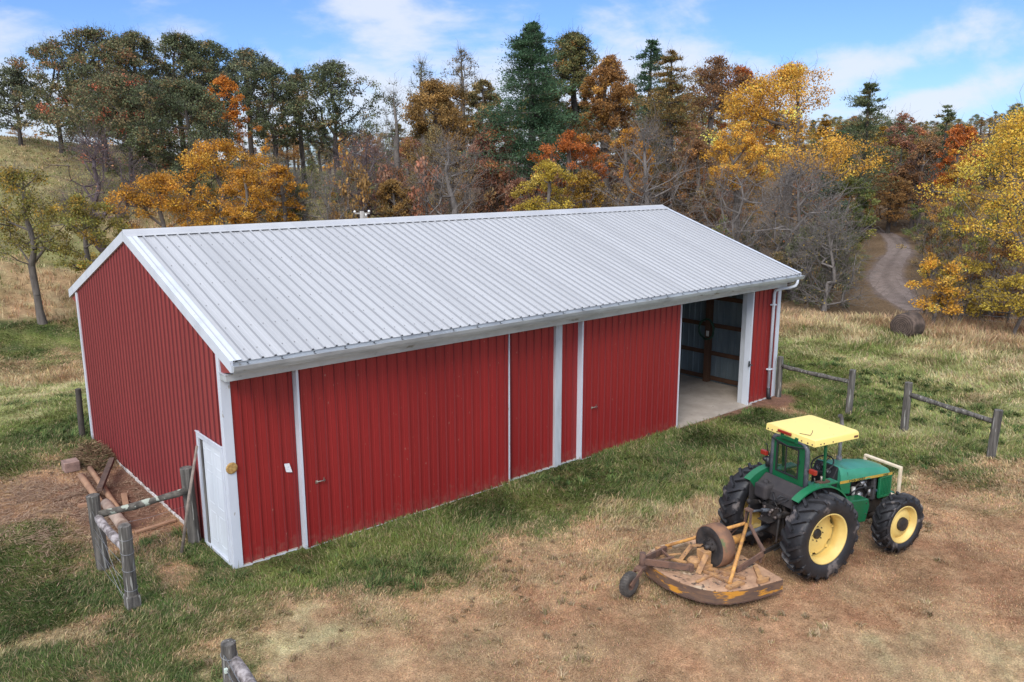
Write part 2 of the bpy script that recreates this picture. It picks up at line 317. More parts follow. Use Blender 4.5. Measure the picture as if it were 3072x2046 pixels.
TREES = [
 ('oak',12.7,84.6,7.2,1.9,6.9,'oakgrey','thin dark oak at the far left end of the hilltop tree line'),
 ('oak',15.9,82.0,10.2,3.1,7.8,'oakgrey','airy dark oak second from the left on the hilltop'),
 ('oak',17.7,73.3,12.9,3.4,10.5,'oakbrown','tallest broad oak of the left hilltop, green turning brown'),
 ('oak',21.9,74.2,13.0,3.6,9.8,'oakbrown','wide brownish oak left of the hilltop centre'),
 ('oak',26.5,76.9,13.5,4.5,9.2,'oakdark','rounded dark oak crown high on the left skyline'),
 ('oak',30.0,77.7,13.2,5.1,8.6,'oakdark','dark oak crown right of the hilltop centre'),
 ('oak',17.0,63.1,10.8,2.8,12.4,'oakrust','huge oak in front of the hilltop group, leaves flecked with red'),
 ('oak',19.3,56.1,11.7,3.4,9.1,'oakdark','big dark oak with low limbs spreading above the hill pasture'),
 ('maple',26.3,64.1,10.9,4.5,4.5,'orange','tall narrow bright orange maple among the dark hilltop oaks'),
 ('oak',33.0,74.3,13.2,6.0,7.7,'oakgrey','dark oak behind the tall orange maple'),
 ('oak',32.7,67.9,12.0,4.6,6.5,'oakdark','upright dark green oak right of the orange maple'),
 ('oak',38.3,72.9,12.2,4.3,3.6,'oakdark','narrow dark oak between two wider ones above the roof'),
 ('oak',37.2,63.4,13.6,5.9,8.9,'oakdark','wide open crowned dark oak beside the gap of bright sky'),
 ('maple',16.7,42.1,9.9,4.5,7.0,'orangegold','big orange tree behind the near end of the barn roof'),
 ('maple',11.7,39.6,8.4,4.8,5.1,'orangegold','olive gold tree just behind the gable peak'),
 ('maple',15.8,36.0,9.0,5.4,3.7,'orangegold','orange gold tree low behind the left half of the roof'),
 ('maple',19.3,38.9,8.8,5.2,3.4,'orangegold','small thin orange tree with a slim trunk behind the roof'),
 ('bare',9.1,42.4,10.5,5.8,5.7,'twigpurple','leafless purplish tree with a dark bent trunk in the left hollow'),
 ('maple',6.9,37.8,7.8,3.8,4.2,'olive','small olive tree beside the bare purplish one'),
 ('leanmaple',4.3,41.4,8.7,4.1,5.7,'olive','olive yellow tree with a long bare trunk at the left edge'),
 ('bare',21.2,40.1,8.2,4.6,2.2,'twiggrey','slim grey bare sapling between the orange trees and the thicket'),
 ('bare',26.4,39.6,10.5,5.2,5.9,'twigpurple','purple grey thicket tree behind the utility pole'),
 ('birch',30.4,41.8,14.9,6.7,3.3,'oakgrey','tall thin tree with sparse dark leaves right of the sky gap'),
 ('maple',36.6,44.9,14.3,6.8,6.3,'brownorange','rounded brown orange oak left of the giant pine'),
 ('birch',40.3,52.1,15.6,8.4,3.8,'oakgrey','spindly half bare tree on the skyline left of the bare birch'),
 ('birch',44.5,51.5,16.5,8.0,4.8,'twigleaf','almost bare tall birch on the skyline left of the giant pine'),
 ('maple',42.4,45.6,14.0,8.4,3.2,'olivebrown','small olive brown crown tucked left of the giant pine'),
 ('bare',29.7,33.8,10.9,5.6,4.7,'twiggrey','pale grey leafless tree behind the middle of the roof'),
 ('maple',36.7,37.3,11.2,5.0,5.3,'rustred','rusty red tree under the left side of the giant pine'),
 ('pine',37.7,33.8,18.7,6.9,7.3,'pine','giant dark green pine, tallest tree on the skyline'),
 ('oak',45.5,37.4,17.6,9.0,5.8,'oakolive','tall open oak close behind the right side of the giant pine'),
 ('maple',43.3,31.1,15.7,7.1,4.6,'orangebrown','tall thin leaved orange brown tree right of the giant pine'),
 ('maple',37.0,28.9,10.7,6.4,4.8,'orangered','orange red tree above the low yellow bushes'),
 ('maple',31.8,25.6,9.0,5.1,4.3,'yellowolive','low yellow bush tree touching the roof ridge'),
 ('maple',34.2,24.7,8.1,5.0,2.3,'gold','small golden bush behind the ridge right of the yellow one'),
 ('pine',49.9,32.7,16.7,6.7,5.4,'pine','dark pine behind the brown conifer'),
 ('larch',43.2,25.1,15.4,5.8,7.1,'larch','large brown conifer in the middle of the wood'),
 ('maple',59.6,33.3,14.5,6.0,6.0,'rust','rust coloured oak on the skyline right of the brown conifer'),
 ('maple',63.4,33.0,13.4,5.4,4.9,'orangered','orange red oak beside the big yellow tree on the skyline'),
 ('bare',36.1,21.1,10.4,4.3,5.8,'twiggrey','wide grey leafless tree behind the roof ridge below the brown conifer'),
 ('maple',42.9,15.0,12.9,6.6,10.1,'yellow','largest yellow tree, standing behind the far end of the barn'),
 ('maple',38.7,16.0,10.1,6.4,3.7,'yellow','lower yellow tree with drooping leaves left of the largest yellow one'),
 ('pine',59.3,18.5,11.9,3.8,5.8,'pinedull','dull green pine rising behind the right of the largest yellow tree'),
 ('bare',36.2,14.4,7.4,1.3,6.4,'twiggrey','grey bare tree with wide crooked limbs above the right slope of the roof'),
 ('bare',37.2,10.9,7.5,1.2,7.6,'twiggrey','pale grey leafless tree with tangled limbs beyond the roof corner'),
 ('bare',34.5,7.5,4.4,0.6,3.1,'twigpale','low bare tree beside the bottom of the gravel road'),
 ('maple',48.2,13.7,5.8,1.5,3.5,'darkolive','dark olive tree at the left side of the gravel road'),
 ('maple',69.5,20.2,9.2,2.4,4.4,'rustred','dull red tree on the hillside above the gravel road'),
 ('maple',65.7,16.5,7.1,2.6,3.3,'rust','pinkish brown tree on the hillside left of the thin pine'),
 ('pine',67.1,15.7,9.9,2.1,2.9,'pinedull','thin ragged pine on the right hillside'),
 ('maple',60.1,11.6,8.5,3.5,3.4,'orangered','vivid orange tree left of the big yellow one at the right edge'),
 ('maple',33.9,-1.2,9.3,3.3,6.6,'yellowgreen','big yellow green tree at the right edge with low dark limbs'),
 ('shrub',33.0,1.4,3.3,1.1,2.3,'yellow','yellow leaved shrub at the right side of the gravel road'),
 ('shrub',34.3,0.8,3.1,1.0,2.5,'yellowolive','yellow green shrub second from the gravel road'),
 ('shrub',36.6,0.3,3.7,0.8,3.3,'orangebrown','orange brown thicket bush under the big yellow tree'),
 ('shrub',33.1,-1.9,2.6,1.3,2.3,'yellowolive','small yellow bush at the right edge by the wire fence'),
 ('birch',67.7,19.4,5.1,0.8,2.6,'rust','slim dark trunk tree at the head of the gravel road'),
 ('birch',66.4,17.4,5.9,1.0,2.5,'rustred','slim reddish tree second from the head of the gravel road'),
 ('birch',63.2,14.6,5.5,1.1,2.4,'orangered','slim orange leaved tree beside the road bend'),
 ('pine',53.0,17.5,8.8,0.6,4.2,'pine','dark evergreen in the shade behind the tangled bare tree'),
 ('maple',42.8,22.3,9.1,3.4,4.2,'rust','rust brown tree between the brown conifer and the yellow ones'),
 ('maple',38.4,24.5,10.6,6.2,2.8,'orangegold','small orange gold tree in front of the orange brown one'),
 ('maple',27.1,36.9,8.1,5.0,2.6,'brownorange','small brownish tree behind the ridge right of the purple thicket'),
 ('maple',32.5,29.1,8.0,5.3,2.4,'rustred','low rusty tree between the pale bare tree and the yellow bush'),
]
FILL = [
 ('oak',48.8,73.7,4.0,6.4,'gold'),
 ('pine',43.3,60.9,8.8,4.3,'olivebrown'),
 ('pine',45.7,60.6,11.1,4.6,'olivebrown'),
 ('maple',55.8,72.2,11.5,4.9,'brownorange'),
 ('maple',48.6,59.1,10.5,5.0,'rust'),
 ('maple',60.8,71.3,6.9,5.1,'olivebrown'),
 ('maple',53.3,57.5,10.0,5.3,'olive'),
 ('pine',54.2,55.7,10.7,4.6,'olivebrown'),
 ('oak',53.6,51.9,11.5,4.9,'olive'),
 ('maple',61.6,57.5,10.4,5.9,'oakolive'),
 ('pine',70.5,62.7,10.2,4.7,'rust'),
 ('oak',69.6,58.2,8.0,4.5,'oakolive'),
 ('maple',68.5,54.6,9.5,5.8,'olivebrown'),
 ('maple',66.2,48.8,10.7,5.9,'oakolive'),
 ('oak',73.7,52.5,8.9,4.6,'oakolive'),
 ('maple',66.5,44.3,10.1,5.9,'gold'),
 ('maple',73.0,46.9,9.7,6.2,'oakolive'),
 ('oak',67.8,40.6,10.2,4.0,'olive'),
 ('pine',82.6,48.8,9.2,4.7,'gold'),
 ('maple',81.3,45.0,7.4,5.8,'brownorange'),
 ('maple',69.2,34.6,9.2,5.5,'brownorange'),
 ('maple',85.8,42.7,7.4,6.2,'olive'),
 ('pine',73.2,32.6,7.3,4.7,'brownorange'),
 ('pine',74.8,30.5,8.1,5.1,'gold'),
 ('pine',77.4,30.1,7.7,4.6,'brownorange'),
 ('maple',82.6,31.3,7.3,5.9,'olivebrown'),
 ('pine',83.1,28.5,7.2,4.5,'gold'),
 ('oak',81.1,26.4,6.8,5.7,'gold'),
 ('oak',80.6,23.9,6.5,5.4,'brownorange'),
 ('oak',79.6,21.0,7.3,4.6,'rust'),
 ('oak',82.1,20.8,6.6,4.5,'gold'),
 ('oak',91.1,22.4,5.1,5.8,'brownorange'),
 ('maple',96.4,21.8,5.0,6.2,'oakolive'),
 ('maple',94.4,19.9,4.9,5.3,'oakolive'),
 ('pine',89.8,16.6,5.4,5.9,'olive'),
 ('oak',91.4,14.9,4.6,6.0,'olive'),
 ('maple',34.0,52.7,2.8,3.8,'olivebrown'),
 ('maple',34.9,49.2,5.3,3.2,'olivebrown'),
 ('maple',36.3,48.5,9.4,4.3,'rustred'),
 ('oak',34.8,42.5,11.1,3.7,'olivebrown'),
 ('birch',37.7,44.0,8.8,3.5,'orangegold'),
 ('birch',40.3,42.4,6.9,3.7,'brownorange'),
 ('birch',42.3,41.6,8.1,3.4,'olivebrown'),
 ('birch',43.6,41.0,9.2,3.3,'orangegold'),
 ('maple',50.1,44.8,7.2,3.9,'rust'),
 ('birch',44.2,35.8,9.6,3.7,'gold'),
 ('oak',49.0,38.0,7.4,4.4,'orangegold'),
 ('oak',46.9,33.4,7.9,4.0,'rustred'),
 ('birch',49.9,33.4,9.7,3.6,'brownorange'),
 ('birch',54.6,35.3,8.9,3.3,'orangegold'),
 ('maple',49.1,27.6,10.1,3.8,'rustred'),
 ('maple',52.9,28.0,9.0,3.9,'brownorange'),
 ('birch',56.2,28.8,7.7,3.9,'gold'),
 ('maple',54.8,26.0,7.3,3.2,'gold'),
 ('birch',57.0,24.4,7.6,3.1,'gold'),
 ('maple',58.9,24.2,5.7,3.5,'rust'),
 ('maple',59.4,22.4,5.1,4.1,'rustred'),
 ('oak',61.2,20.4,5.4,4.2,'gold'),
 ('maple',65.6,20.6,4.6,3.9,'brownorange'),
 ('oak',62.6,17.6,4.6,4.0,'brownorange'),
 ('oak',69.7,18.8,5.1,4.6,'rustred'),
 ('maple',68.2,16.9,5.2,3.7,'olive'),
 ('maple',59.1,11.3,5.9,3.4,'orangegold'),
 ('maple',66.8,12.6,3.7,3.4,'olive'),
 ('maple',65.2,9.6,3.5,4.0,'olivebrown'),
 ('oak',62.6,7.5,4.7,3.1,'rustred'),
 ('bare',21.3,42.9,7.9,2.9,'rust'),
 ('maple',21.2,40.7,7.5,3.0,'darkolive'),
 ('bare',22.2,37.9,8.3,2.8,'twiggrey'),
 ('maple',26.5,43.3,7.7,3.3,'darkolive'),
 ('shrub',25.0,38.2,8.2,3.1,'brownorange'),
 ('shrub',27.5,38.5,8.2,3.5,'rustred'),
 ('maple',28.7,38.9,8.6,3.0,'rust'),
 ('shrub',29.5,36.6,8.8,3.0,'rustred'),
 ('bare',31.2,36.9,8.0,3.2,'rustred'),
 ('shrub',34.3,37.1,8.4,3.2,'twiggrey'),
 ('maple',34.8,35.8,8.4,2.9,'rustred'),
 ('shrub',35.9,34.9,8.0,3.7,'rustred'),
 ('maple',38.0,34.1,7.8,3.4,'rustred'),
 ('bare',37.7,31.8,7.0,3.3,'twiggrey'),
 ('shrub',36.5,28.9,8.2,2.6,'rust'),
 ('bare',39.2,28.7,7.4,3.0,'brownorange'),
 ('maple',40.7,27.6,6.7,2.9,'olivebrown'),
 ('shrub',43.6,29.2,7.3,3.7,'rustred'),
 ('bare',43.9,27.4,7.2,3.6,'twiggrey'),
 ('bare',45.4,25.6,6.8,3.1,'brownorange'),
 ('maple',46.4,25.5,5.6,3.2,'olivebrown'),
 ('maple',43.6,21.1,7.2,3.0,'olivebrown'),
 ('maple',43.2,19.5,7.3,2.7,'rustred'),
 ('shrub',36.2,16.4,2.5,2.3,'oakdark'),
 ('shrub',34.6,14.2,4.8,2.6,'darkolive'),
 ('shrub',35.8,13.9,2.5,2.6,'rust'),
 ('shrub',38.3,14.7,4.5,2.0,'oakdark'),
 ('shrub',38.3,13.8,2.2,2.9,'rust'),
 ('shrub',41.1,14.3,4.0,2.6,'olivebrown'),
 ('bare',42.2,14.0,3.3,2.8,'darkolive'),
 ('shrub',37.7,10.3,4.2,2.0,'oakdark'),
 ('shrub',40.9,11.2,2.2,3.0,'darkolive'),
 ('bare',41.1,10.4,2.7,2.5,'rust'),
 ('maple',36.1,11.2,2.9,2.5,'olivebrown'),
 ('shrub',39.2,12.4,3.7,2.3,'oakdark'),
 ('shrub',36.2,10.1,4.0,1.8,'oakdark'),
 ('shrub',38.1,10.3,2.8,2.1,'darkolive'),
 ('shrub',40.7,11.2,2.1,2.7,'oakdark'),
 ('shrub',35.5,7.8,3.7,2.3,'oakdark'),
 ('maple',36.7,7.7,4.0,1.8,'oakdark'),
 ('maple',40.9,9.6,2.9,2.0,'darkolive'),
 ('shrub',48.4,8.5,2.8,2.8,'olivebrown'),
 ('shrub',52.4,9.5,2.8,3.0,'darkolive'),
 ('shrub',47.0,6.6,2.8,2.7,'olivebrown'),
 ('shrub',59.3,13.6,2.8,3.4,'darkolive'),
 ('shrub',37.9,2.5,2.6,2.2,'darkolive'),
 ('shrub',37.2,1.4,2.5,2.2,'olivebrown'),
 ('shrub',37.5,0.6,2.6,2.2,'olivebrown'),
 ('shrub',36.8,-0.4,2.5,2.1,'rust'),
 ('shrub',48.6,7.7,3.9,3.2,'orangebrown'),
 ('shrub',45.1,5.1,5.1,2.7,'olive'),
 ('maple',46.2,5.0,5.3,2.6,'orangebrown'),
 ('maple',43.4,3.0,5.3,2.8,'olive'),
 ('maple',54.8,6.0,2.5,3.1,'brownorange'),
 ('maple',50.5,4.0,4.6,2.7,'rust'),
 ('maple',55.8,4.5,3.0,3.3,'olive'),
 ('shrub',11.5,95.8,0.6,3.7,'oakdark'),
 ('shrub',15.6,99.7,2.0,4.4,'brownorange'),
 ('shrub',18.2,101.6,1.4,3.7,'orangegold'),
 ('oak',22.3,105.7,2.7,5.2,'oakdark'),
 ('oak',24.1,99.9,2.7,4.7,'oakdark'),
 ('shrub',28.5,105.1,3.4,4.7,'orangegold'),
 ('oak',28.3,92.5,2.7,3.9,'orangegold'),
 ('oak',34.0,98.9,4.2,4.3,'brownorange'),
 ('shrub',35.6,94.6,4.5,3.7,'brownorange'),
 ('oak',41.9,101.0,4.3,4.5,'oakdark'),
 ('shrub',44.0,95.9,5.3,4.3,'orangegold'),
 ('oak',46.3,93.7,6.1,4.6,'brownorange'),
 ('oak',47.6,86.8,6.5,4.7,'oakdark'),
 ('shrub',53.7,91.2,5.8,4.9,'orangegold'),
 ('oak',58.9,93.1,6.7,3.8,'brownorange'),
 ('shrub',23.3,61.7,4.7,3.0,'darkolive'),
 ('shrub',25.3,58.6,5.3,3.8,'olivebrown'),
 ('shrub',27.5,56.3,6.1,3.5,'olivebrown'),
 ('shrub',35.0,64.3,3.7,4.6,'darkolive'),
 ('shrub',34.1,55.6,6.3,3.3,'orangegold'),
 ('shrub',40.2,61.0,5.0,3.4,'darkolive'),
 ('pine',99.0,45.6,4.0,3.3,'olive'),
 ('pine',89.4,39.6,4.9,3.8,'olive'),
 ('oak',95.2,41.9,2.8,3.6,'brownorange'),
 ('maple',96.1,41.2,3.7,3.9,'gold'),
 ('birch',85.4,34.7,4.7,3.2,'pinedull'),
 ('maple',110.1,46.0,1.4,4.0,'olive'),
 ('maple',110.2,44.9,2.6,4.8,'rust'),
 ('maple',95.8,36.8,5.8,3.5,'olivebrown'),
 ('birch',109.9,42.7,2.6,4.8,'olivebrown'),
 ('oak',96.5,35.8,6.1,3.3,'pinedull'),
 ('maple',85.3,29.3,5.1,3.3,'gold'),
 ('maple',115.6,42.3,3.7,5.3,'olivebrown'),
 ('pine',89.6,29.3,5.6,3.2,'pinedull'),
 ('oak',90.7,29.0,6.9,3.3,'pinedull'),
 ('maple',113.6,38.4,4.7,4.0,'olive'),
 ('maple',109.8,36.0,2.9,3.8,'brownorange'),
 ('oak',92.9,27.3,5.9,3.4,'olive'),
 ('maple',87.3,24.8,6.8,3.8,'brownorange'),
 ('oak',118.6,36.3,5.3,4.6,'olivebrown'),
 ('maple',88.3,23.1,7.0,3.7,'olivebrown'),
 ('oak',88.8,22.8,5.5,3.3,'brownorange'),
 ('pine',119.1,33.5,3.8,5.1,'rust'),
 ('maple',117.1,32.4,3.0,4.2,'olive'),
 ('pine',99.8,25.0,4.5,3.2,'rustred'),
 ('maple',96.1,22.6,4.3,4.3,'olive'),
 ('maple',111.2,27.3,4.0,3.8,'olivebrown'),
 ('maple',90.7,19.1,6.8,3.6,'olive'),
 ('maple',121.4,29.2,4.8,5.0,'pinedull'),
 ('maple',110.4,24.4,5.1,3.8,'rust'),
 ('maple',111.9,23.8,4.9,3.5,'gold'),
 ('maple',113.6,23.9,3.5,4.9,'olivebrown'),
 ('oak',102.7,19.7,4.4,3.6,'pinedull'),
 ('birch',109.7,20.7,2.8,3.6,'rustred'),
 ('maple',192.5,99.4,7.4,3.8,'pinedull'),
 ('maple',195.2,100.2,7.4,4.3,'brownorange'),
 ('maple',147.5,71.0,5.4,3.3,'olive'),
 ('oak',154.8,73.8,4.7,3.4,'olivebrown'),
 ('oak',207.1,101.2,8.7,4.8,'olive'),
 ('pine',152.9,70.9,5.2,3.9,'olive'),
 ('maple',243.6,116.9,9.8,5.2,'oakolive'),
 ('oak',198.6,91.6,7.9,4.2,'brownorange'),
 ('maple',158.7,70.1,5.6,3.8,'oakgrey'),
 ('oak',230.9,104.6,9.1,4.7,'pinedull'),
 ('maple',188.7,82.9,5.2,4.3,'pinedull'),
 ('maple',246.3,109.2,8.4,6.0,'oakgrey'),
 ('maple',161.3,66.6,4.1,3.4,'olive'),
 ('maple',218.8,92.6,6.9,5.0,'olivebrown'),
 ('pine',215.1,90.1,6.4,4.8,'oakgrey'),
 ('maple',153.9,59.6,4.5,3.5,'pinedull'),
 ('pine',241.1,98.8,7.4,5.3,'pinedull'),
 ('oak',182.5,70.9,5.3,3.6,'olivebrown'),
 ('oak',167.4,62.5,4.2,3.6,'oakgrey'),
 ('oak',167.2,61.5,4.7,3.6,'olivebrown'),
 ('pine',172.8,62.7,5.1,3.6,'olive'),
 ('maple',252.4,94.9,6.7,5.5,'oakgrey'),
 ('pine',251.4,93.4,6.3,5.4,'brownorange'),
 ('maple',245.0,88.6,5.9,5.7,'oakolive'),
 ('maple',209.8,73.5,5.2,5.0,'olive'),
 ('maple',190.5,63.6,5.3,4.4,'olivebrown'),
 ('oak',262.0,90.3,4.3,4.7,'olive'),
 ('maple',199.3,64.9,3.9,3.9,'oakolive'),
 ('maple',265.8,89.4,5.3,5.3,'olive'),
 ('maple',164.6,50.1,5.5,2.9,'pinedull'),
 ('pine',157.3,46.4,4.9,3.0,'brownorange'),
 ('oak',195.6,58.8,4.7,3.9,'olivebrown'),
 ('pine',224.5,68.3,5.9,4.3,'olivebrown'),
 ('maple',168.3,47.0,5.2,3.4,'oakolive'),
 ('pine',214.1,61.5,5.7,4.0,'oakgrey'),
 ('pine',256.0,74.9,6.2,4.7,'pinedull'),
 ('maple',209.0,58.3,6.8,5.0,'olive'),
 ('oak',209.9,57.2,5.3,4.0,'pinedull'),
 ('maple',239.7,65.9,5.9,5.3,'olivebrown'),
 ('pine',167.3,40.7,6.3,3.1,'olive'),
 ('oak',237.2,61.9,4.4,4.3,'olivebrown'),
 ('oak',163.4,38.0,6.2,3.2,'pinedull'),
 ('maple',212.8,52.5,7.0,4.5,'olive'),
 ('oak',218.1,52.5,6.9,4.2,'oakolive'),
 ('shrub',47.1,111.5,3.1,3.3,'rust'),
 ('maple',61.8,144.6,5.1,4.2,'rust'),
 ('pine',52.3,118.0,3.6,4.1,'rust'),
 ('pine',49.5,108.3,3.8,4.0,'olive'),
 ('maple',55.2,118.7,5.2,3.8,'oakgrey'),
 ('maple',70.1,148.2,9.1,4.2,'brownorange'),
 ('oak',58.4,119.8,5.9,3.3,'oakgrey'),
 ('pine',51.3,101.9,5.3,3.1,'brownorange'),
 ('pine',59.2,116.7,6.2,4.2,'brownorange'),
 ('shrub',64.5,123.8,5.6,4.8,'olivebrown'),
 ('oak',56.6,106.8,5.0,3.2,'oakgrey'),
 ('shrub',60.5,110.9,4.3,3.7,'olivebrown'),
 ('maple',66.0,119.0,5.6,4.2,'brownorange'),
 ('oak',59.4,106.0,4.2,4.3,'olivebrown'),
 ('pine',59.8,104.0,5.4,4.1,'olive'),
 ('maple',79.4,137.1,9.6,4.0,'olive'),
 ('oak',62.6,103.4,7.2,3.4,'oakgrey'),
 ('shrub',66.1,106.8,7.6,4.4,'brownorange'),
 ('oak',80.7,129.5,6.7,4.8,'oakgrey'),
 ('shrub',79.0,123.8,8.2,4.6,'rust'),
 ('shrub',81.7,125.8,9.2,4.5,'olivebrown'),
 ('oak',80.5,121.2,6.2,3.7,'rust'),
 ('shrub',62.5,91.8,7.2,3.1,'oakgrey'),
 ('shrub',77.8,112.0,6.5,4.3,'oakolive'),
 ('maple',86.2,123.4,8.5,5.2,'oakolive'),
 ('shrub',74.9,104.9,6.7,4.4,'brownorange'),
 ('shrub',91.2,126.6,8.4,4.4,'oakgrey'),
 ('shrub',83.4,112.9,6.2,3.4,'oakgrey'),
 ('maple',91.1,120.5,7.2,3.7,'olive'),
 ('oak',78.2,101.2,5.3,4.2,'rust'),
 ('maple',98.2,124.9,6.0,5.1,'rust'),
 ('maple',84.3,105.9,6.5,3.9,'oakgrey'),
]
ZONES = [
 (-3.56,-1.02,0.75,0,0.1),
 (-3.32,0.31,0.85,0,0.11),
 (-3.07,-0.59,0.15,0,0.07),
 (-2.42,-0.96,0.45,0,0.08),
 (-3.01,2.74,0.75,0,0.1),
 (-2.65,0.76,0.7,0,0.1),
 (-2.11,-1.64,0.55,0,0.08),
 (-1.35,-2.28,0.5,0.2,0.08),
 (-1.87,1.12,0.6,0,0.09),
 (-0.76,0.57,0.2,-0.5,0.05),
 (0.01,0.90,0.75,0,0.1),
 (0.09,-0.14,0.6,0,0.09),
 (-1.33,-1.08,0.5,0,0.08),
 (-0.23,-1.62,0.4,0.2,0.07),
 (-0.14,-3.02,0.15,0.3,0.05),
 (-0.12,-3.81,0.05,0.1,0.04),
 (0.43,-1.03,0.6,0,0.1),
 (0.39,-4.66,0,0,0.04),
 (1.74,-4.98,0,-0.3,0.05),
 (0.97,-2.69,0.25,0,0.07),
 (2.22,-3.78,0.05,-0.3,0.05),
 (3.77,-4.78,0.05,-0.6,0.05),
 (4.46,-3.49,0.1,-0.2,0.07),
 (3.23,-3.10,0.35,0,0.09),
 (2.16,-2.59,0.45,0,0.09),
 (1.26,-0.92,0.7,0,0.1),
 (1.88,-0.79,0.75,0,0.11),
 (3.58,-1.25,0.75,0,0.12),
 (2.94,-2.15,0.65,0,0.11),
 (6.20,-0.89,0.7,0,0.11),
 (5.10,-1.46,0.8,0,0.13),
 (8.08,-1.09,0.75,0,0.13),
 (5.97,-2.52,0.6,0,0.1),
 (7.30,-3.13,0.35,0.2,0.13),
 (6.19,-3.54,0.15,0,0.11),
 (9.66,-1.75,0.85,0,0.14),
 (8.55,-2.68,0.75,0.2,0.15),
 (12.22,-1.40,0.85,0,0.14),
 (10.38,-3.13,0.6,0.3,0.15),
 (8.53,-3.89,0.1,0.3,0.12),
 (15.41,-1.06,0.85,0,0.13),
 (14.45,-2.36,0.8,0.2,0.15),
 (16.48,-0.21,0.1,-1,0.04),
 (17.09,-0.44,0.05,-1,0.03),
 (5.30,-8.66,0,-0.4,0.04),
 (4.22,-7.14,0,-0.4,0.05),
 (3.22,-6.29,0,-0.2,0.05),
 (6.66,-9.30,0,0.2,0.04),
 (7.63,-10.16,0,0.1,0.04),
 (9.34,-9.58,0,-0.6,0.05),
 (10.03,-8.61,0.05,-0.7,0.05),
 (12.27,-8.56,0,-0.4,0.06),
 (7.33,-8.30,0,-0.6,0.05),
 (7.75,-7.31,0.1,-0.7,0.05),
 (7.76,-5.50,0.1,-0.4,0.06),
 (13.61,-7.66,0.2,-0.2,0.08),
 (14.62,-6.32,0.35,0,0.1),
 (16.06,-7.63,0.3,0,0.1),
 (15.91,-4.08,0.75,0.6,0.15),
 (15.25,-5.32,0.6,0.5,0.14),
 (16.72,-5.78,0.7,0.2,0.12),
 (17.70,-6.99,0.65,0.5,0.11),
 (17.79,-1.37,0.9,0,0.12),
 (18.16,-2.30,0.9,0,0.12),
 (21.11,-2.25,0.65,0.7,0.13),
 (17.95,-4.94,0.65,0.9,0.14),
 (20.56,-5.10,0.6,0.8,0.12),
 (22.52,-5.50,0.5,0.8,0.14),
 (21.08,0.84,0.8,0.2,0.12),
 (24.98,3.10,0.6,0.9,0.15),
 (24.93,0.35,0.6,1,0.16),
 (26.61,-2.13,0.42,0.7,0.2),
 (28.94,-3.39,0.3,0.5,0.24),
 (30.52,6.30,0.12,0.3,0.32),
 (29.87,3.79,0.35,0.7,0.24),
 (29.41,1.61,0.3,0.7,0.26),
 (32.58,0.21,0.1,0.1,0.4),
 (35.59,-1.21,0.1,-0.2,0.42),
 (35.84,9.89,0.05,0.1,0.5),
 (36.66,7.32,0.05,0.2,0.5),
 (37.16,4.10,0.08,0.2,0.45),
 (38.11,1.36,0.05,-0.1,0.5),
 (38.35,-0.48,0.05,-0.2,0.5),
 (-2.62,4.10,0.55,0,0.07),
 (-1.88,5.45,0.05,-0.3,0.04),
 (-2.10,6.95,0.1,-0.3,0.04),
 (-1.19,6.19,0,-0.4,0.04),
 (-1.59,3.77,0.25,-0.1,0.06),
 (-0.35,5.13,0,-1,0.02),
 (-0.51,3.67,0.05,-0.8,0.03),
 (-0.27,6.09,0,-1,0.02),
 (-0.30,3.20,0.15,-0.6,0.04),
 (-0.44,1.99,0.5,0,0.08),
 (-1.91,9.05,0.8,0,0.12),
 (-1.08,8.36,0.5,0,0.09),
 (-1.49,11.46,0.85,0.2,0.12),
 (-0.85,10.40,0.8,0,0.12),
 (-0.49,9.62,0.6,0,0.1),
 (-0.58,7.95,0.3,-0.2,0.1),
 (-0.97,14.57,0.7,1,0.14),
 (0.13,14.03,0.65,1,0.14),
 (1.17,26.23,0.5,1,0.15),
 (2.64,25.87,0.45,1,0.15),
 (1.86,30.17,0.15,0.5,0.25),
 (3.50,29.06,0.1,0.2,0.3),
 (2.10,33.63,0.45,0,0.12),
 (3.94,34.84,0.55,-0.1,0.1),
 (3.43,38.53,0.8,0,0.07),
 (5.07,36.96,0.7,0,0.07),
 (4.64,40.05,0.8,0,0.07),
 (3.95,43.46,0.15,0,0.35),
 (6.07,44.36,0.15,0.1,0.4),
 (7.66,46.64,0.2,0,0.35),
 (6.81,49.61,0.3,0,0.3),
 (4.64,47.96,0.25,0,0.3),
 (8.85,52.52,0.6,0.4,0.15),
 (7.43,57.63,0.55,0.2,0.15),
 (10.43,58.83,0.5,0.2,0.15),
 (9.47,67.17,0.55,0.2,0.15),
 (12.84,72.88,0.5,0.25,0.15),
 (11.19,78.80,0.4,0.3,0.15),
 (16.25,82.38,0.4,0.3,0.2),
 (21.71,72.65,0.6,0.3,0.2),
 (34.98,77.01,0.5,0.2,0.2),
 (22.39,63.20,0.4,0,0.3),
 (14.99,57.70,0.3,0,0.3),
 (10.46,48.81,0.25,0,0.35),
]
ROAD = [
 (37.48,3.85,1.96),
 (39.23,5.37,2.11),
 (42.37,7.66,2.28),
 (44.62,9.22,2.28),
 (49.93,11.33,2.13),
 (54.26,12.67,1.94),
 (59.59,15.46,1.63),
 (63.09,18.01,1.28),
 (65.42,20.67,1.09),
]

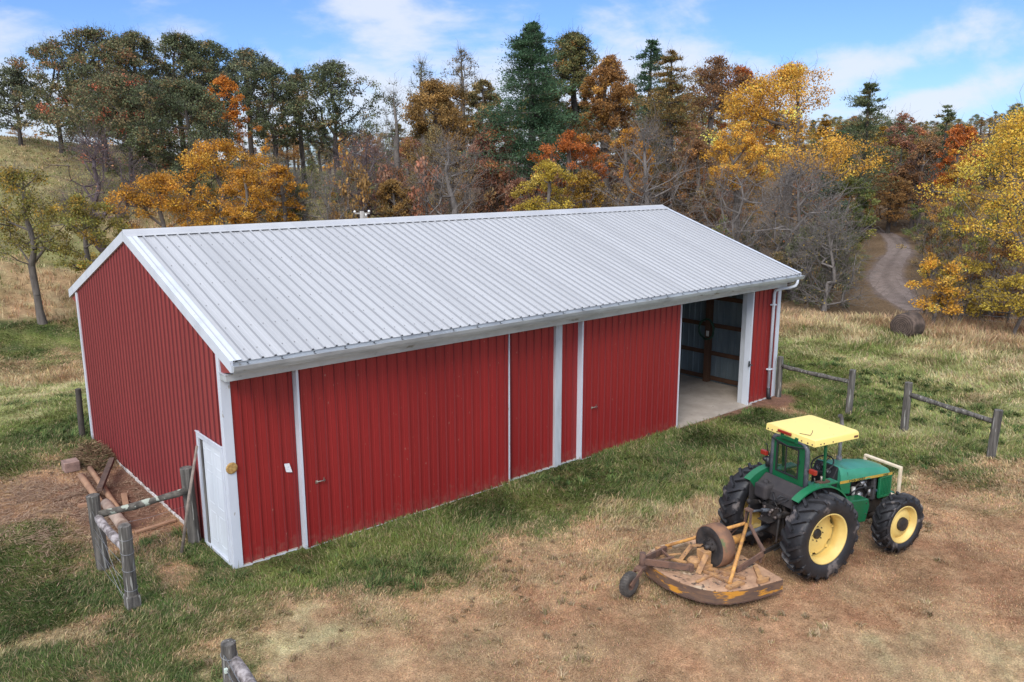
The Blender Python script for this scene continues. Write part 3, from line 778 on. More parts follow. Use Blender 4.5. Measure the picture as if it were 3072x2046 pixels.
# ------------------------------------------------------------------ ground sheet
random.seed(7); RNG = np.random.default_rng(7)
ZN = np.array(ZONES)
DRY = np.array([[0.40, 0.215, 0.118], [0.47, 0.310, 0.175], [0.52, 0.46, 0.25]])
GRN = np.array([[0.064, 0.098, 0.030], [0.158, 0.188, 0.048], [0.38, 0.40, 0.15]])
def zone(x, y):
    """share of green, dry hue, height at a place (smoothed survey points, warped by noise)"""
    x = np.asarray(x, float); y = np.asarray(y, float); sh = x.shape; x = x.ravel(); y = y.ravel()
    d0 = np.hypot(x-O2[0], y-O2[1]); wx = x+(fbm(x*0.5, y*0.5, 3, 21)-0.5)*0.09*d0; wy = y+(fbm(x*0.5, y*0.5, 3, 31)-0.5)*0.09*d0
    out = np.zeros((len(x), 3))
    zd = np.hypot(ZN[:, 0]-O2[0], ZN[:, 1]-O2[1])
    for i in range(0, len(x), 40000):
        a = slice(i, i+40000)
        q = ((wx[a, None]-ZN[None, :, 0])**2+(wy[a, None]-ZN[None, :, 1])**2)/(zd[None, :]**2*0.0012)
        w = 1/(q+0.15)**2.2
        out[a] = (w@ZN[:, 2:5])/w.sum(1)[:, None]
    return out.reshape(*sh, 3)
def lerp3(T, q):
    q = np.clip(q, 0, 1.999); i = q.astype(int); t = (q-i)[..., None]; return T[i]*(1-t)+T[i+1]*t
def patchy(g, x, y):
    d0 = np.hypot(x-O2[0], y-O2[1]); k = 14.0/np.maximum(d0, 14)
    g = g+0*x; soft = sstep(45, 70, d0)*0.75
    n = 0.45*fbm(x*0.9*k**.3, y*0.9*k**.3, 4, 3)+0.55*fbm(x*4.2*k, y*4.2*k, 4, 4)
    return g*soft+(1-soft)*sstep(-0.46, 0.46, g-0.5+(n-0.5)*1.5*(1-np.abs(g-0.5)*0.8))
def gcolor(x, y, Z, parts=False):
    gp = patchy(np.clip(Z[..., 0]*1.06+0.05*sstep(.15, .5, Z[..., 0]), 0, 1), x, y)
    m = fbm(x*0.8, y*0.8, 3, 41); m2 = fbm(x*2.3, y*2.3, 3, 43)
    m3 = fbm(x*1.3, y*1.3, 4, 47); dry = lerp3(DRY, Z[..., 1]+1+(m2-0.5)*1.6)*(0.62+0.80*m3)[..., None]; grn = lerp3(GRN, 0.40+np.clip(Z[..., 1], 0, 1)*1.15+(m-0.5)*1.9)*(0.58+0.84*fbm(x*1.9, y*1.9, 4, 49))[..., None]
    if parts: return dry, grn, gp
    return dry*(1-gp[..., None])+grn*gp[..., None], gp
_RD = np.array(ROAD)
def road_dist(x, y):
    best = np.full(x.shape, 99.0)
    for (ax, ay, aw), (bx, by, bw) in zip(_RD[:-1], _RD[1:]):
        vx, vy = bx-ax, by-ay; t = np.clip(((x-ax)*vx+(y-ay)*vy)/(vx*vx+vy*vy), 0, 1)
        best = np.minimum(best, np.hypot(x-ax-t*vx, y-ay-t*vy)/((aw+(bw-aw)*t)*0.5))
    return best
def soil(x, y):
    """bare soil and gravel near the gable, the door apron and the lane"""
    s = np.zeros(x.shape)
    n = (fbm(x*2.2, y*2.2, 3, 55)-0.5)*0.8
    s = np.maximum(s, sstep(1.25, 0.75, np.hypot((x+0.75)/0.95, (y-4.7)/2.3)+n))
    s = np.maximum(s, sstep(0.34, 0.16, np.abs(y+0.18)+n*0.25)*sstep(12.2, 12.7, x)*sstep(18.0, 17.5, x)*1.0)
    s = np.maximum(s, sstep(1.2, 0.7, np.hypot((x-17.3)/0.9, (y+0.25)/0.7)+n*0.6))
    return s
fa = np.radians(np.concatenate([np.arange(-180, -50, 2.5), np.arange(-50, -38, 0.5), np.arange(-38, 38, 0.11), np.arange(38, 50, 0.5), np.arange(50, 180.1, 2.5)]))
fr = np.concatenate([[0.01, 1.5, 3, 4.5], 5.5*1.0085**np.arange(0, 395), np.geomspace(165, 3000, 24)])
AA, RR = np.meshgrid(fa, fr); X = O2[0]+RR*np.cos(0.8628-AA); Y = O2[1]+RR*np.sin(0.8628-AA); Zg = ground(X, Y)
ins = (X > 0.15) & (X < 17.6) & (Y > 0.12) & (Y < 9.6); Zg = np.where(ins, Zg-0.25, Zg)
zz = zone(X, Y); C, gp = gcolor(X, Y, zz)
far = sstep(55, 75, RR)[..., None]*sstep(-9, -4, np.degrees(AA))[..., None]          # wood floor: leaf litter
litter = np.array([0.165, 0.112, 0.066])*(0.6+0.8*fbm(X*0.4, Y*0.4, 3, 60))[..., None]
C = C*(0.60+0.50*fbm(X*2.3, Y*2.3, 4, 61))[..., None]*(1-far)+litter*far
edge = sstep(38.5, 42, RR+ (fbm(X*.5, Y*.5, 2, 70)-.5)*3)*sstep(9, 12, np.degrees(AA))
C = C*(1-edge[..., None])+litter*edge[..., None]
s = soil(X, Y)[..., None]; C = C*(1-s)+s*np.array([0.22, 0.120, 0.080])*(0.60+0.7*fbm(X*5, Y*5, 3, 66))[..., None]
rd = road_dist(X, Y); rk = sstep(1.15, 0.8, rd+(fbm(X, Y, 3, 77)-.5)*.5)[..., None]
C = C*(1-rk)+rk*np.array([0.17, 0.130, 0.110])*(0.75+0.5*fbm(X*1.5, Y*1.5, 4, 78))[..., None]
nr, na = X.shape; idx = np.arange(nr*na).reshape(nr, na)
Fq = np.stack([idx[:-1, :-1], idx[:-1, 1:], idx[1:, 1:], idx[1:, :-1]], -1).reshape(-1, 4)[:, ::-1]
gm = vcol_mat('ground_cover', rough=0.95, noise=[(6, .7, 1.3), (38, .55, 1.45)], spec=0.08, bump=0.9, tint=False)
gr = np_mesh('ground', np.stack([X, Y, Zg], -1).reshape(-1, 3), Fq, gm, col=C.reshape(-1, 3), smooth=True)
tag(gr, kind='structure')

# the gravel lane as its own sheet just above the ground
rp = []
for i in range(len(_RD)-1):
    for k in range(6):
        t = k/6; rp.append(_RD[i]*(1-t)+_RD[i+1]*t)
rp.append(_RD[-1]); rp = np.array(rp); ker = np.ones(5)/5
for c in range(3): rp[2:-2, c] = np.convolve(rp[:, c], ker, 'valid')
tg = np.gradient(rp[:, :2], axis=0); tg /= np.linalg.norm(tg, axis=1)[:, None]; nn_ = np.stack([-tg[:, 1], tg[:, 0]], 1)
us = np.linspace(-0.5, 0.5, 15); P = rp[:, None, :2]+nn_[:, None, :]*us[None, :, None]*(rp[:, None, 2:3]*(0.92+0.16*vnoise(np.arange(len(rp))*0.7, np.zeros(len(rp)))[:, None, None]))
RZ = ground(P[..., 0], P[..., 1])+0.02-0.05*(np.abs(us[None, :])*2)**4
sh = (0.8+0.45*fbm(P[..., 0]*1.7, P[..., 1]*1.7, 4, 80))*(1-0.22*np.exp(-((np.abs(us)-0.02)/0.07)**2))[None, :]
ri = np.arange(P.shape[0]*15).reshape(-1, 15); RF = np.stack([ri[:-1, :-1], ri[:-1, 1:], ri[1:, 1:], ri[1:, :-1]], -1).reshape(-1, 4)
road = np_mesh('gravel_road', np.concatenate([P, RZ[..., None]], -1).reshape(-1, 3), RF, vcol_mat('gravel', rough=0.95, noise=[(3, .8, 1.2), (30, .6, 1.4)], spec=0.1, bump=0.6, tint=False),
               col=(sh[..., None]*np.array([0.195, 0.155, 0.135])).reshape(-1, 3), smooth=True)
tag(road, kind='structure')

# ------------------------------------------------------------------ grass blades
def blades(n_tuft, per, dmin, dmax, wfac, seed, name, label):
    R = np.random.default_rng(seed)
    # tufts with a density falling as one over distance
    d = R.uniform(dmin, dmax, n_tuft); a = np.radians(R.uniform(-36.5, 36.5, n_tuft))
    x = O2[0]+d*np.cos(0.8628-a); y = O2[1]+d*np.sin(0.8628-a)
    keep = ~((x > -0.03) & (x < 17.76) & (y > -0.16) & (y < 9.74))
    keep &= ~((a > np.radians(-9)) & (d > 56)); keep &= ~((a > np.radians(10)) & (d > 43))
    s = soil(x, y); keep &= (R.uniform(0, 1, n_tuft) > s*0.93); keep &= road_dist(x, y) > 1.0
    x, y, d = x[keep], y[keep], d[keep]
    Z = zone(x, y); dry, grn_, gp = gcolor(x, y, Z, True)
    gsel = R.uniform(0, 1, len(x)) < sstep(.04, .96, gp); C = np.where(gsel[:, None], grn_, dry)*.8+(dry*(1-gp[:, None])+grn_*gp[:, None])*.2
    thin = R.uniform(0, 1, len(x)) < np.clip(0.35+Z[:, 2]*7+gp*0.35, 0, 1); x, y, d, Z, C, gp = x[thin], y[thin], d[thin], Z[thin], C[thin], gp[thin]
    m = len(x); tlean = R.uniform(0, 2*np.pi, m); big = fbm(x*0.7, y*0.7, 2, 90)
    # neighbouring tufts bend the same way
    tlean = 2*np.pi*fbm(x*0.35, y*0.35, 2, 91)*2.2+R.normal(0, 0.7, m)
    x = np.repeat(x, per); y = np.repeat(y, per); d = np.repeat(d, per); h = np.repeat(Z[:, 2]*(0.6+0.9*big), per); gp = np.repeat(gp, per)
    C = np.repeat(C, per, 0); lean = np.repeat(tlean, per)+R.normal(0, 0.7, len(x))
    n = len(x); sp = 0.03+0.0022*d; x = x+R.normal(0, 1, n)*sp; y = y+R.normal(0, 1, n)*sp
    ok = ~((x > -0.03) & (x < 17.76) & (y > -0.13) & (y < 9.74)); x, y, d, h, gp, C, lean = x[ok], y[ok], d[ok], h[ok], gp[ok], C[ok], lean[ok]; n = len(x)
    z = ground(x, y)-0.01
    h = h*R.uniform(0.4, 1.5, n)*0.85*np.where(h < .12, .55+.45*gp, 1)+0.012; w = wfac*d*R.uniform(0.6, 1.4, n); th = np.clip(R.normal(0.95, 0.35, n), 0.1, 1.5)   # lean angle
    th = np.where(h > 0.25, th*0.55, th)
    dirx, diry = np.cos(lean), np.sin(lean); fx = np.cos(lean+np.pi/2+R.normal(0, 0.6, n))*w/2; fy = np.sin(lean+np.pi/2+R.normal(0, 0.6, n))*w/2
    B = np.stack([x, y, z], 1)
    def pt(t):
        ang = th*t; return B+np.stack([dirx*np.sin(ang)*h*t*1.15, diry*np.sin(ang)*h*t*1.15, np.cos(ang*0.85)*h*t], 1)
    Fw = np.stack([fx, fy, np.zeros(n)], 1)
    Mid = pt(0.55); Tip = pt(1.0)
    V = np.stack([B-Fw, B+Fw, Mid+Fw*0.8, Mid-Fw*0.8, Tip], 1).reshape(-1, 3)
    k = np.arange(n)*5
    Q = np.stack([k, k+1, k+2, k+3], 1); T = np.stack([k+3, k+2, k+4], 1)
    var = R.uniform(0.6, 1.45, (n, 1)); u1 = R.uniform(0, 1, (n, 1)); straw = np.array([0.43, 0.32, 0.19]); grn = np.array([0.13, 0.19, 0.04])
    C = np.where(u1 < 0.24, C*0.4+straw*0.6, np.where(u1 > 0.80-0.25*gp[:, None], C*0.72+grn*0.28*(0.25+0.75*gp[:, None])+C*0.28*(0.75-0.75*gp[:, None]), C))*var
    C = C*(1+R.normal(0, 0.07, (n, 3)))
    C5 = np.repeat(C, 5, 0)
    o = np_mesh(name, V, [Q, T], MATS.setdefault('grass', vcol_mat('grass', rough=0.7, trans=0.25, spec=0.15, tint=False)), col=np.clip(C5, 0.01, 0.85))
    return tag(o, label, 'grass', kind='stuff')
blades(120000, 7, 5.0, 24.0, 0.00072, 11, 'grass', 'mown green and straw coloured grass around the barn and tractor')
blades(90000, 6, 24.0, 56.0, 0.00065, 12, 'meadow_grass', 'taller pale meadow grass of the field beyond the barn and fences')
blades(26000, 5, 56.0, 108.0, 0.0007, 13, 'hill_grass', 'dry grass of the hillside pasture on the left')

# longer tufts standing out of the mown grass, in clumps
def tufts(n, per, hmin, hmax, pick, seed, name, label, colr):
    R = np.random.default_rng(seed); d = R.uniform(6, 34, n*6); a = np.radians(R.uniform(-36, 36, n*6)); x = O2[0]+d*np.cos(0.8628-a); y = O2[1]+d*np.sin(0.8628-a)
    ok = ~((x > -0.3) & (x < 18.0) & (y > -0.35) & (y < 9.9)) & (soil(x, y) < .2) & (np.hypot(x-8.3, y+6.6) > 2.2); x, y, d = x[ok], y[ok], d[ok]
    Z = zone(x, y); k = pick(Z, fbm(x*.45, y*.45, 3, seed)) ; x, y, d = x[k][:n], y[k][:n], d[k][:n]; m = len(x)
    lean = R.uniform(0, 6.28, m); hh = R.uniform(hmin, hmax, m); tone = R.uniform(.7, 1.35, m)
    x = np.repeat(x, per); y = np.repeat(y, per); d = np.repeat(d, per); n_ = len(x); r = np.repeat(hh, per)*.55; x = x+R.normal(0, 1, n_)*r*.6; y = y+R.normal(0, 1, n_)*r*.6
    L_ = np.repeat(lean, per)+R.normal(0, .9, n_); h = np.repeat(hh, per)*R.uniform(.5, 1.2, n_); w = .0010*d*R.uniform(.6, 1.3, n_); th = np.clip(R.normal(.9, .35, n_), .1, 1.6)
    B = np.stack([x, y, ground(x, y)-.01], 1); dx, dy = np.cos(L_), np.sin(L_); pt = lambda t: B+np.stack([dx*np.sin(th*t)*h*t*1.2, dy*np.sin(th*t)*h*t*1.2, np.cos(th*.85*t)*h*t], 1)
    F_ = np.stack([-dy*w/2, dx*w/2, 0*w], 1); V = np.stack([B-F_, B+F_, pt(.5)+F_*.8, pt(.5)-F_*.8, pt(1.)], 1).reshape(-1, 3); k = np.arange(n_)*5
    C = np.array(colr)[R.integers(0, len(colr), n_)]*np.repeat(tone, per)[:, None]*R.uniform(.65, 1.4, (n_, 1))
    o = np_mesh(name, V, [np.stack([k, k+1, k+2, k+3], 1), np.stack([k+3, k+2, k+4], 1)], MATS['grass'], col=np.repeat(C, 5, 0)); return tag(o, label, 'grass', kind='stuff')
tufts(1100, 46, .10, .24, lambda Z, f: (Z[:, 0] > .42) & (f > .50), 31, 'grass_tufts', 'longer dark green grass tufts scattered through the mown green strip', [(.05, .10, .03), (.09, .14, .035), (.14, .18, .06), (.20, .20, .08)])
tufts(700, 34, .05, .13, lambda Z, f: (Z[:, 0] < .5) & (Z[:, 2] > .045) & (f > .50), 32, 'dry_tufts', 'pale dry grass tufts scattered over the straw coloured ground', [(.38, .28, .17), (.34, .23, .14), (.44, .34, .21), (.28, .19, .12), (.22, .20, .08)])

# ------------------------------------------------------------------ barn
L_, W_, RZ_, EZ_, OV = 17.73, 9.70, 5.847, 3.995, 0.605       # length, width, ridge, eave edge height, overhang
SL = (RZ_-EZ_)/(W_/2+OV)
def red(name, c1, c2, sp):
    return mat(name, c1, c2, scale=1.3, rough=0.42, contrast=(0.35, 0.7), bump=0.16, bscale=5, stretch=(1, 1, 0.35), speck=(sp, 26, 0.735), spec=0.5)
m_red = red('red_siding', (0.270, 0.0165, 0.0160), (0.235, 0.0140, 0.0140), (0.36, 0.14, 0.11))
m_redg = red('skylit_red_siding', (0.265, 0.040, 0.040), (0.240, 0.034, 0.035), (0.32, 0.11, 0.10))  # gable red made paler: sky reflection put into its base colour
m_rib = mat('shaded_red_rib', (0.150, 0.0095, 0.0105), rough=0.7); m_ribg = mat('shaded_gable_rib', (0.105, 0.0095, 0.0115), rough=0.7); m_ribr = mat('shaded_roof_rib', (0.27, 0.275, 0.285), rough=0.6, metal=.2)  # darker rib colours: the shadow side of each rib is painted in
def add_dust(m):
    t = m.node_tree; b_ = t.nodes['Principled BSDF']; co = [n for n in t.nodes if n.type == 'TEX_COORD'][0]
    sp = t.nodes.new('ShaderNodeSeparateXYZ'); t.links.new(co.outputs['Object'], sp.inputs[0]); nz_ = t.nodes.new('ShaderNodeTexNoise'); nz_.inputs['Scale'].default_value = 7; nz_.inputs['Detail'].default_value = 8; nz_.inputs['Roughness'].default_value = .75; t.links.new(co.outputs['Object'], nz_.inputs[0])
    mr = t.nodes.new('ShaderNodeMapRange'); mr.inputs[1].default_value = 0.85; mr.inputs[2].default_value = 0.0; mr.inputs[3].default_value = -.28; mr.inputs[4].default_value = .12; t.links.new(sp.outputs[2], mr.inputs[0])
    ad = t.nodes.new('ShaderNodeMath'); ad.operation = 'ADD'; t.links.new(mr.outputs[0], ad.inputs[0]); t.links.new(nz_.outputs[0], ad.inputs[1])
    m2 = t.nodes.new('ShaderNodeMapRange'); m2.inputs[1].default_value = .48; m2.inputs[2].default_value = .72; m2.inputs[4].default_value = .55; t.links.new(ad.outputs[0], m2.inputs[0])
    mx = t.nodes.new('ShaderNodeMix'); mx.data_type = 'RGBA'; t.links.new(m2.outputs[0], mx.inputs[0]); t.links.new(b_.inputs['Base Color'].links[0].from_socket, mx.inputs[6]); mx.inputs[7].default_value = (.26, .11, .085, 1); t.links.new(mx.outputs[2], b_.inputs['Base Color'])
add_dust(m_red); add_dust(m_redg)
def panelize(m, axis, amt):
    """each 0.94 m sheet has faded a little differently"""
    t = m.node_tree; b_ = t.nodes['Principled BSDF']; co = [n for n in t.nodes if n.type == 'TEX_COORD'][0]; sp = t.nodes.new('ShaderNodeSeparateXYZ'); t.links.new(co.outputs['Object'], sp.inputs[0])
    mu = t.nodes.new('ShaderNodeMath'); mu.operation = 'MULTIPLY'; mu.inputs[1].default_value = 1/0.942; t.links.new(sp.outputs[axis], mu.inputs[0]); fl = t.nodes.new('ShaderNodeMath'); fl.operation = 'FLOOR'; t.links.new(mu.outputs[0], fl.inputs[0])
    wn = t.nodes.new('ShaderNodeTexWhiteNoise'); wn.noise_dimensions = '1D'; t.links.new(fl.outputs[0], wn.inputs['W']); mr = t.nodes.new('ShaderNodeMapRange'); mr.inputs[3].default_value = 1-amt; mr.inputs[4].default_value = 1+amt; t.links.new(wn.outputs[0], mr.inputs[0])
    vm = t.nodes.new('ShaderNodeVectorMath'); vm.operation = 'SCALE'; t.links.new(b_.inputs['Base Color'].links[0].from_socket, vm.inputs[0]); t.links.new(mr.outputs[0], vm.inputs[3]); t.links.new(vm.outputs[0], b_.inputs['Base Color'])
panelize(m_red, 0, .07); panelize(m_redg, 1, .05)
m_white = mat('white_trim', (0.57, 0.60, 0.65), (0.46, 0.49, 0.54), scale=2.2, rough=0.42, contrast=(0.45, 0.75), stretch=(1, 1, 0.3), speck=((0.35, 0.33, 0.30), 18, 0.72))
m_dirtyw = mat('stained_white_wood', (0.46, 0.48, 0.50), (0.30, 0.31, 0.32), scale=3, rough=0.7, contrast=(0.4, 0.7), stretch=(1, 1, 0.2), rust=((0.25, 0.22, 0.19), 9, 0.66))
def roof_mat():
    m = mat('galvalume_roof', (0.50, 0.502, 0.505), (0.43, 0.432, 0.436), scale=1.1, rough=0.36, metal=0.2, contrast=(0.40, 0.75), bump=0.10, bscale=4, stretch=(1.4, 0.14, 0.14), detail=3)
    return m
m_roof = roof_mat(); panelize(m_roof, 0, .03)
m_alum = mat('aluminium_gutter', (0.55, 0.58, 0.60), (0.38, 0.40, 0.42), scale=4, rough=0.4, metal=0.3, contrast=(0.4, 0.7), stretch=(0.4, 1, 1), rust=((0.26, 0.25, 0.22), 7, 0.62))
m_con = mat('concrete', (0.42, 0.36, 0.30), (0.33, 0.28, 0.23), scale=1.2, rough=0.85, bump=0.15, bscale=25, speck=((0.25, 0.20, 0.16), 12, 0.7))
m_wood = mat('treated_lumber', (0.12, 0.058, 0.030), (0.08, 0.040, 0.022), scale=3, rough=0.8, stretch=(1, 1, 0.25))
m_steelin = mat('bare_steel_sheet', (0.24, 0.30, 0.33), (0.17, 0.22, 0.245), scale=2, rough=0.4, metal=0.35, stretch=(1, 1, 0.2))
m_black = mat('black_plastic', (0.018, 0.018, 0.02), rough=0.5)
m_dark = mat('dark_gap', (0.02, 0.018, 0.016), rough=0.9)
barn = empty('barn', (0, 0, 0), 0, 'long red metal pole barn with white trim and grey ribbed metal roof', 'barn')

def ribbed(u0, u1, zt, zb, P=0.2355, off=0.0, h=0.026, wb=0.052, wt=0.020):
    """profile polyline (u, height) for ribbed sheet"""
    pts = [(u0, 0.0)]; k = math.floor((u0-off)/P)-1
    while off+k*P < u1+P:
        c = off+k*P
        for du, hh in ((-wb/2, 0), (-wt/2, h), (wt/2, h), (wb/2, 0)):
            if u0 < c+du < u1: pts.append((c+du, hh))
        mc = c+P/2
        if u0+0.03 < mc < u1-0.03:
            pts += [(mc-0.012, 0), (mc, 0.004), (mc+0.012, 0)] if u0 < mc-0.012 and mc+0.012 < u1 else []
        k += 1
    pts.append((u1, 0.0)); return pts
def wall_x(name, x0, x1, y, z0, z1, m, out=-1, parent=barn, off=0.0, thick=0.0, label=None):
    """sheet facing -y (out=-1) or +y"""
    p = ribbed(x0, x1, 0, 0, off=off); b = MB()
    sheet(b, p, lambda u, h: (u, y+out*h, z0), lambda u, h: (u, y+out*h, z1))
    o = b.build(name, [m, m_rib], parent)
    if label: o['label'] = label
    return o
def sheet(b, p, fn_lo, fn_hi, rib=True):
    """ribbed sheet; darker material 1 paints a shadow line on one flank of each rib"""
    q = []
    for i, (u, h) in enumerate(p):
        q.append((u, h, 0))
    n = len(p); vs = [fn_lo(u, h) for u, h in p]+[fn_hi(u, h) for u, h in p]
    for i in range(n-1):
        shaded_flank = p[i+1][1] > 0.015 and p[i][1] < 0.001
        b.add([vs[i], vs[i+1], vs[n+i+1], vs[n+i]], [(0, 1, 2, 3)], mat=1 if (shaded_flank and rib) else 0)
roofz = lambda y: EZ_+SL*(min(y, W_-y)+OV)
# gable walls
def gable(name, x, out, m, holes=None):
    b = MB()
    def run(y0, y1, zb):
        p = ribbed(y0, y1, 0, 0, off=0.0)
        q = []
        for i, (u, h) in enumerate(p):
            if q and q[-1][0] < W_/2 < u: q.append((W_/2, 0.0))
            q.append((u, h))
        sheet(b, q, lambda u, h: (x+out*h, u, zb), lambda u, h: (x+out*h, u, roofz(u)-0.06))
    if holes:
        run(0.07, holes[0], 0.02); run(holes[1], W_-0.02, 0.02)
        run(holes[0], holes[1], holes[2])
    else: run(0.0, W_, 0.02)
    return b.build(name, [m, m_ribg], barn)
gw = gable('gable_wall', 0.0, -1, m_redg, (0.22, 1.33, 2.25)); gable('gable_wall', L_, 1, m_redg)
# inner faces (bare steel) a little behind the outer sheets
def inner():
    b = MB(); t = 0.05
    p = ribbed(0.1, W_-0.1, 0, 0, off=0.1)
    q = []
    for u, h in p:
        if q and q[-1][0] < W_/2 < u: q.append((W_/2, 0.0))
        q.append((u, h))
    sheet(b, q, lambda u, h: (L_-t-h*1.2, u, 0.02), lambda u, h: (L_-t-h*1.2, u, roofz(u)-0.12))
    p = ribbed(0.1, L_-0.1, 0, 0, off=0.1)
    sheet(b, p, lambda u, h: (u, W_-t-h*1.2, 0.02), lambda u, h: (u, W_-t-h*1.2, 3.9))
    return b.build('interior_sheeting', [m_steelin, m_steelin], barn)
inner()
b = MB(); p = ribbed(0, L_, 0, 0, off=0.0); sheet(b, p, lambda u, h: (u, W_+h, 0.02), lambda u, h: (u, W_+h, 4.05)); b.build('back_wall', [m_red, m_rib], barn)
# posts and girts inside
b = MB()
for y in (2.45, 4.95, 7.4): b.box((L_-0.30, y-0.09, 0.0), (L_-0.11, y+0.09, roofz(y)-0.15)).cut()
for x in (3, 6, 9, 12, 15): b.box((x-0.08, W_-0.28, 0), (x+0.08, W_-0.11, 4.1)).cut()
b.build('post', m_wood, barn, bevel=0.006)
b = MB()
for z in (0.16, 1.02, 1.98, 2.92, 3.75):
    b.box((L_-0.118, 0.25, z-0.07), (L_-0.078, 9.4, z+0.07)).cut(); b.box((0.2, W_-0.118, z-0.07), (L_-0.13, W_-0.078, z+0.07)).cut()
b.build('girt', m_wood, barn)
b = MB()
for x in np.arange(1.5, 17.5, 2.4):
    b.beam((x, 0.15, 3.75), (x, W_-0.15, 3.75), 0.05, 0.2)
    b.beam((x, 0.1, 3.82), (x, W_/2, RZ_-0.25), 0.05, 0.16); b.beam((x, W_-0.1, 3.82), (x, W_/2, RZ_-0.25), 0.05, 0.16).cut()
b.build('truss', m_wood, barn)
b = MB(); b.box((0.14, -0.02, -0.2), (L_-0.1, W_-0.1, 0.03)); b.build('floor_slab', m_con, barn); b = MB(); b.box((12.45, -0.16, -0.2), (16.3, -0.02, 0.022)); b.build('apron', m_con, barn)
b = MB(); b.box((L_-0.325, 2.37, 1.62), (L_-0.30, 2.47, 1.80)); b.build('switch_box', mat('pale_box', (.55, .55, .5)), barn)

# roof sheets
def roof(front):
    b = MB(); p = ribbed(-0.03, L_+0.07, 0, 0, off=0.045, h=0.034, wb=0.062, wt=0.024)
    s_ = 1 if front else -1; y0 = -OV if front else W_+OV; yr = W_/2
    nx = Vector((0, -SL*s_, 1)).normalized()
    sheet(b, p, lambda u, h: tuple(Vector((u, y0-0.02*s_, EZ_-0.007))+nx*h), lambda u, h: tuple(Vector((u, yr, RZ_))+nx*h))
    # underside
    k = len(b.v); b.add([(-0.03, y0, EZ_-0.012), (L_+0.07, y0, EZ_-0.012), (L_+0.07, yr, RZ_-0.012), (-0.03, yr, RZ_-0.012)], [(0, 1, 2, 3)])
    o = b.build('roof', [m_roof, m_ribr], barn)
    # fasteners
    if front:
        b = MB()
        for r_ in (0.06, 0.20, 0.36, 0.52, 0.68, 0.84, 0.97):
            yy = y0+(yr-y0)*r_; zz = EZ_+(RZ_-EZ_)*r_
            x = 0.045+0.055
            while x < L_:
                c = Vector((x, yy, zz))+nx*0.004; b.tube([c, c+nx*0.010], 0.009, 5); x += 0.2355
        b.build('screw', mat('dark_screw', (0.16, 0.15, 0.14), rough=0.6, metal=0.3), o)['kind'] = 'stuff'
    return o
rf = roof(True); rb_ = roof(False)
b = MB()   # ridge cap: folded sheet
prof = [(-0.30, -0.30*SL+0.032), (-0.26, -0.26*SL+0.050), (-0.05, -0.05*SL+0.045), (0, 0.060), (0.05, -0.05*SL+0.045), (0.26, -0.26*SL+0.050), (0.30, -0.30*SL+0.032)]
n = len(prof)
b.add([(-0.045, W_/2+y, RZ_+z) for y, z in prof]+[(L_+0.085, W_/2+y, RZ_+z) for y, z in prof], [(i, i+1, n+i+1, n+i) for i in range(n-1)])
b.add([(-0.045, W_/2+y, RZ_+z) for y, z in prof]+[(-0.045, W_/2+y, RZ_+z-0.03) for y, z in prof], [(i, i+1, n+i+1, n+i) for i in range(n-1)])
b.build('ridge_cap', m_roof, barn)
# rake trim: top flange lying on the sheet and a face board, both gables
b = MB()
for x0, x1, fx in ((-0.055, 0.15, -0.055), (L_-0.06, L_+0.09, L_+0.09)):
    for s_ in (1, -1):
        ye = -OV-0.01 if s_ == 1 else W_+OV+0.01
        a = Vector((0, ye, EZ_-0.004)); c = Vector((0, W_/2, RZ_)); nx = Vector((0, -SL*s_, 1)).normalized()
        A = a+nx*0.030; Cc = c+nx*0.030
        b.add([(x0, *A[1:]), (x1, *A[1:]), (x1, *Cc[1:]), (x0, *Cc[1:])], [(0, 1, 2, 3)])
        A2 = a-nx*0.002; C2 = c-nx*0.002
        b.add([(x1, *A[1:]), (x1, *Cc[1:]), (x1, *C2[1:]), (x1, *A2[1:])], [(0, 1, 2, 3)])
        fd = 0.185
        b.add([(fx, *A[1:]), (fx, *Cc[1:]), (fx, W_/2, RZ_-fd), (fx, ye, EZ_-fd)], [(0, 1, 2, 3)])
        fi = fx+(0.05 if fx < 0 else -0.05)
        b.add([(fx, W_/2, RZ_-fd), (fx, ye, EZ_-fd), (fi, ye, EZ_-fd), (fi, W_/2, RZ_-fd)], [(0, 1, 2, 3)])
        b.add([(fx, ye, EZ_-fd), (fi, ye, EZ_-fd), (fi, *A[1:]), (fx, *A[1:])], [(0, 1, 2, 3)]); b.cut()
b.build('rake_trim', m_white, barn)
# fascia, soffit and closed eave ends
b = MB(); b.box((0.0, -OV, EZ_-0.215), (L_+0.03, -OV+0.03, EZ_-0.015)).cut(); b.box((0, W_+OV-0.03, EZ_-0.2), (L_, W_+OV, EZ_-0.02)); b.build('fascia', m_alum, barn)
b = MB(); b.box((0.0, -OV+0.03, 3.79), (L_, -0.03, 3.81)).cut(); b.box((0, W_+0.03, 3.80), (L_, W_+OV-0.03, 3.82)); b.build('soffit', m_white, barn)
b = MB()
for x in (-0.004, L_-0.02):
    for s_ in (0, 1):
        yo = lambda y: y if s_ == 0 else W_-y
        pl = [(yo(-0.05), 3.70), (yo(-OV+0.02), 3.80), (yo(-OV+0.02), EZ_-0.07), (yo(0.0), EZ_+SL*OV-0.08)]
        if s_ == 0 or x < 0: b.prism(pl, lambda p, q, d: (d, p, q), x, x+0.02).cut()
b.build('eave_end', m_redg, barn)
# track cover under the eave
b = MB(); b.box((-0.03, -0.30, 3.585), (L_-0.12, -0.035, 3.705)); b.box((-0.045, -0.315, 3.70), (L_-0.12, -0.02, 3.715)); b.build('track_cover', m_alum, barn, bevel=0.006)
